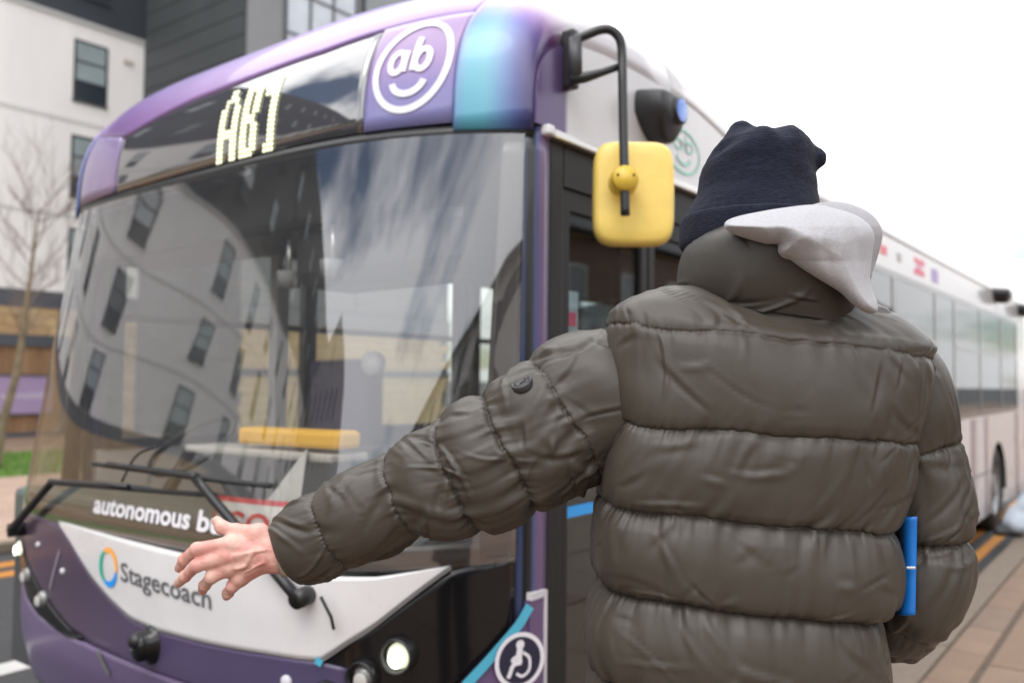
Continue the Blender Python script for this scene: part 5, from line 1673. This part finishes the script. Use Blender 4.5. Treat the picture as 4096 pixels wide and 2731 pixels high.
# ---------------- blue folder clamped under the right arm
fo = empty('folder', PW(2096, 1300, 1.47), 'bright blue folder with a white tag held under the arm of the olive jacket', 'folder')
mb = MB()
fl = [(2107, 1192), (2106, 1250), (2104, 1300), (2100, 1350), (2102, 1409), (2082, 1409), (2070, 1400), (2062, 1388), (2085, 1340), (2082, 1240)]
def fp_(x, y, d): return PW(x, y, d)
Nf = len(fl)
gy = np.linspace(0, 1, 24)
V = []
for t in gy:
    y = 1185 + t * (1411 - 1185)
    bowd = .004 * math.sin(t * 5) 
    V.append([PW(2060 + 8 * math.sin(t * 3) - 18 * max(0, t - .75), y, 1.42), PW(2082 + 4 * math.sin(t * 4) - 14 * max(0, t - .8), y + 2, 1.378), PW(2107 - 4 * t, y, 1.368 + bowd)])
V = np.array(V).reshape(-1, 3)
obj('cover', V, grid_faces(24, 3), mat('folder_blue', (.01, .17, .58), .4, var=.06, vscale=20), fo, True, solid=.003)
a = PW(2085, 1302, 1.36); b = PW(2107, 1302, 1.36)
MB().tube([PW(2083, 1303, 1.366), PW(2103, 1303, 1.360)], .0022, 6).build('tag', mat('tag_white', (.7, .7, .7), .5), fo)

# ---------------- bystander at the far end of the bus, mostly outside the frame
gp = np.array([-.66, 10.0, GZ])
by_ = empty('person', gp, 'person in pale blue trousers standing at the kerb by the rear wheel of the bus', 'person')
f1 = np.array([-1.24, 9.78, GZ]); f2 = np.array([-.42, 10.4, GZ])
hp = gp + np.array([.22, .25, .92]); ch = gp + np.array([.26, .22, 1.32]); hdp = gp + np.array([.24, .18, 1.66])
k1 = np.array([-.98, 9.84, GZ + .52]); k2 = np.array([-.44, 10.25, GZ + .50])
def bs(p):
    return union([ell(p, hdp, (.08, .095, .12)), cone(p, hdp - np.array([0, 0, .1]), ch, .05, .06), cone(p, ch - np.array([.12, 0, -.05]), ch + np.array([.12, 0, .05]), .09, .09), cone(p, ch, hp, .12, .12),
                  cone(p, hp, k1, .085, .055), cone(p, k1, f1 + np.array([0, 0, .08]), .055, .04), cone(p, f1 + np.array([.02, 0, .045]), f1 + np.array([-.13, -.08, .035]), .035, .03),
                  cone(p, hp, k2, .085, .055), cone(p, k2, f2 + np.array([0, 0, .08]), .055, .04), cone(p, f2 + np.array([.02, 0, .045]), f2 + np.array([-.13, -.08, .035]), .035, .03),
                  cone(p, ch + np.array([.17, 0, .06]), ch + np.array([.22, -.05, -.28]), .045, .035), cone(p, ch + np.array([-.17, 0, .06]), ch + np.array([-.12, -.10, -.28]), .045, .035)], .03)
V, F = surfnets(bs, gp + np.array([-.9, -.6, -.02]), gp + np.array([.8, .8, 1.9]), .015)
obj('body', V, F, m_skin, by_, True)
def bt(p):
    return union([cone(p, hp + np.array([0, 0, .05]), hp, .15, .15), cone(p, hp, k1, .125, .11), cone(p, k1, f1 + np.array([.02, 0, .14]), .11, .115), cone(p, hp, k2, .125, .105), cone(p, k2, f2 + np.array([0, 0, .12]), .105, .11)], .03) + vnoise(p * 13, 95) * .012
V, F = surfnets(bt, gp + np.array([-.9, -.6, .02]), gp + np.array([.8, .8, 1.3]), .014)
obj('trousers', V, F, mat('pale_denim', (.52, .60, .68), .8, var=.15, vscale=9), by_, True)
def bc_(p):
    return union([cone(p, ch - np.array([.13, 0, -.05]), ch + np.array([.13, 0, .05]), .12, .12), cone(p, ch, hp + np.array([0, 0, .05]), .15, .16), cone(p, ch + np.array([.18, 0, .06]), ch + np.array([.22, -.05, -.26]), .065, .055), cone(p, ch + np.array([-.18, 0, .06]), ch + np.array([-.12, -.10, -.26]), .065, .055)], .03)
V, F = surfnets(bc_, gp + np.array([-.6, -.6, .6]), gp + np.array([.9, .9, 1.7]), .014)
obj('coat', V, F, mat('coat_grey', (.12, .13, .15), .8, var=.15, vscale=9), by_, True)
V, F = surfnets(lambda p: np.maximum(ell(p, hdp + np.array([0, .01, .03]), (.09, .105, .12)), hdp[2] - .0 - p[:, 2]), hdp - .2, hdp + .2, .010)
obj('hair', V, F, mat('hair_brown', (.05, .03, .02), .8), by_, True)
for ft in (f1, f2):
    def s2(p): return np.maximum(union([cone(p, ft + np.array([.03, 0, .05]), ft + np.array([-.13, -.08, .04]), .055, .045), cone(p, ft + np.array([0, 0, .05]), ft + np.array([0, 0, .12]), .05, .05)], .03), GZ - p[:, 2])
    V, F = surfnets(s2, ft + np.array([-.25, -.25, -.02]), ft + np.array([.2, .2, .2]), .012)
    obj('shoe', V, F, m_shoe, by_, True)
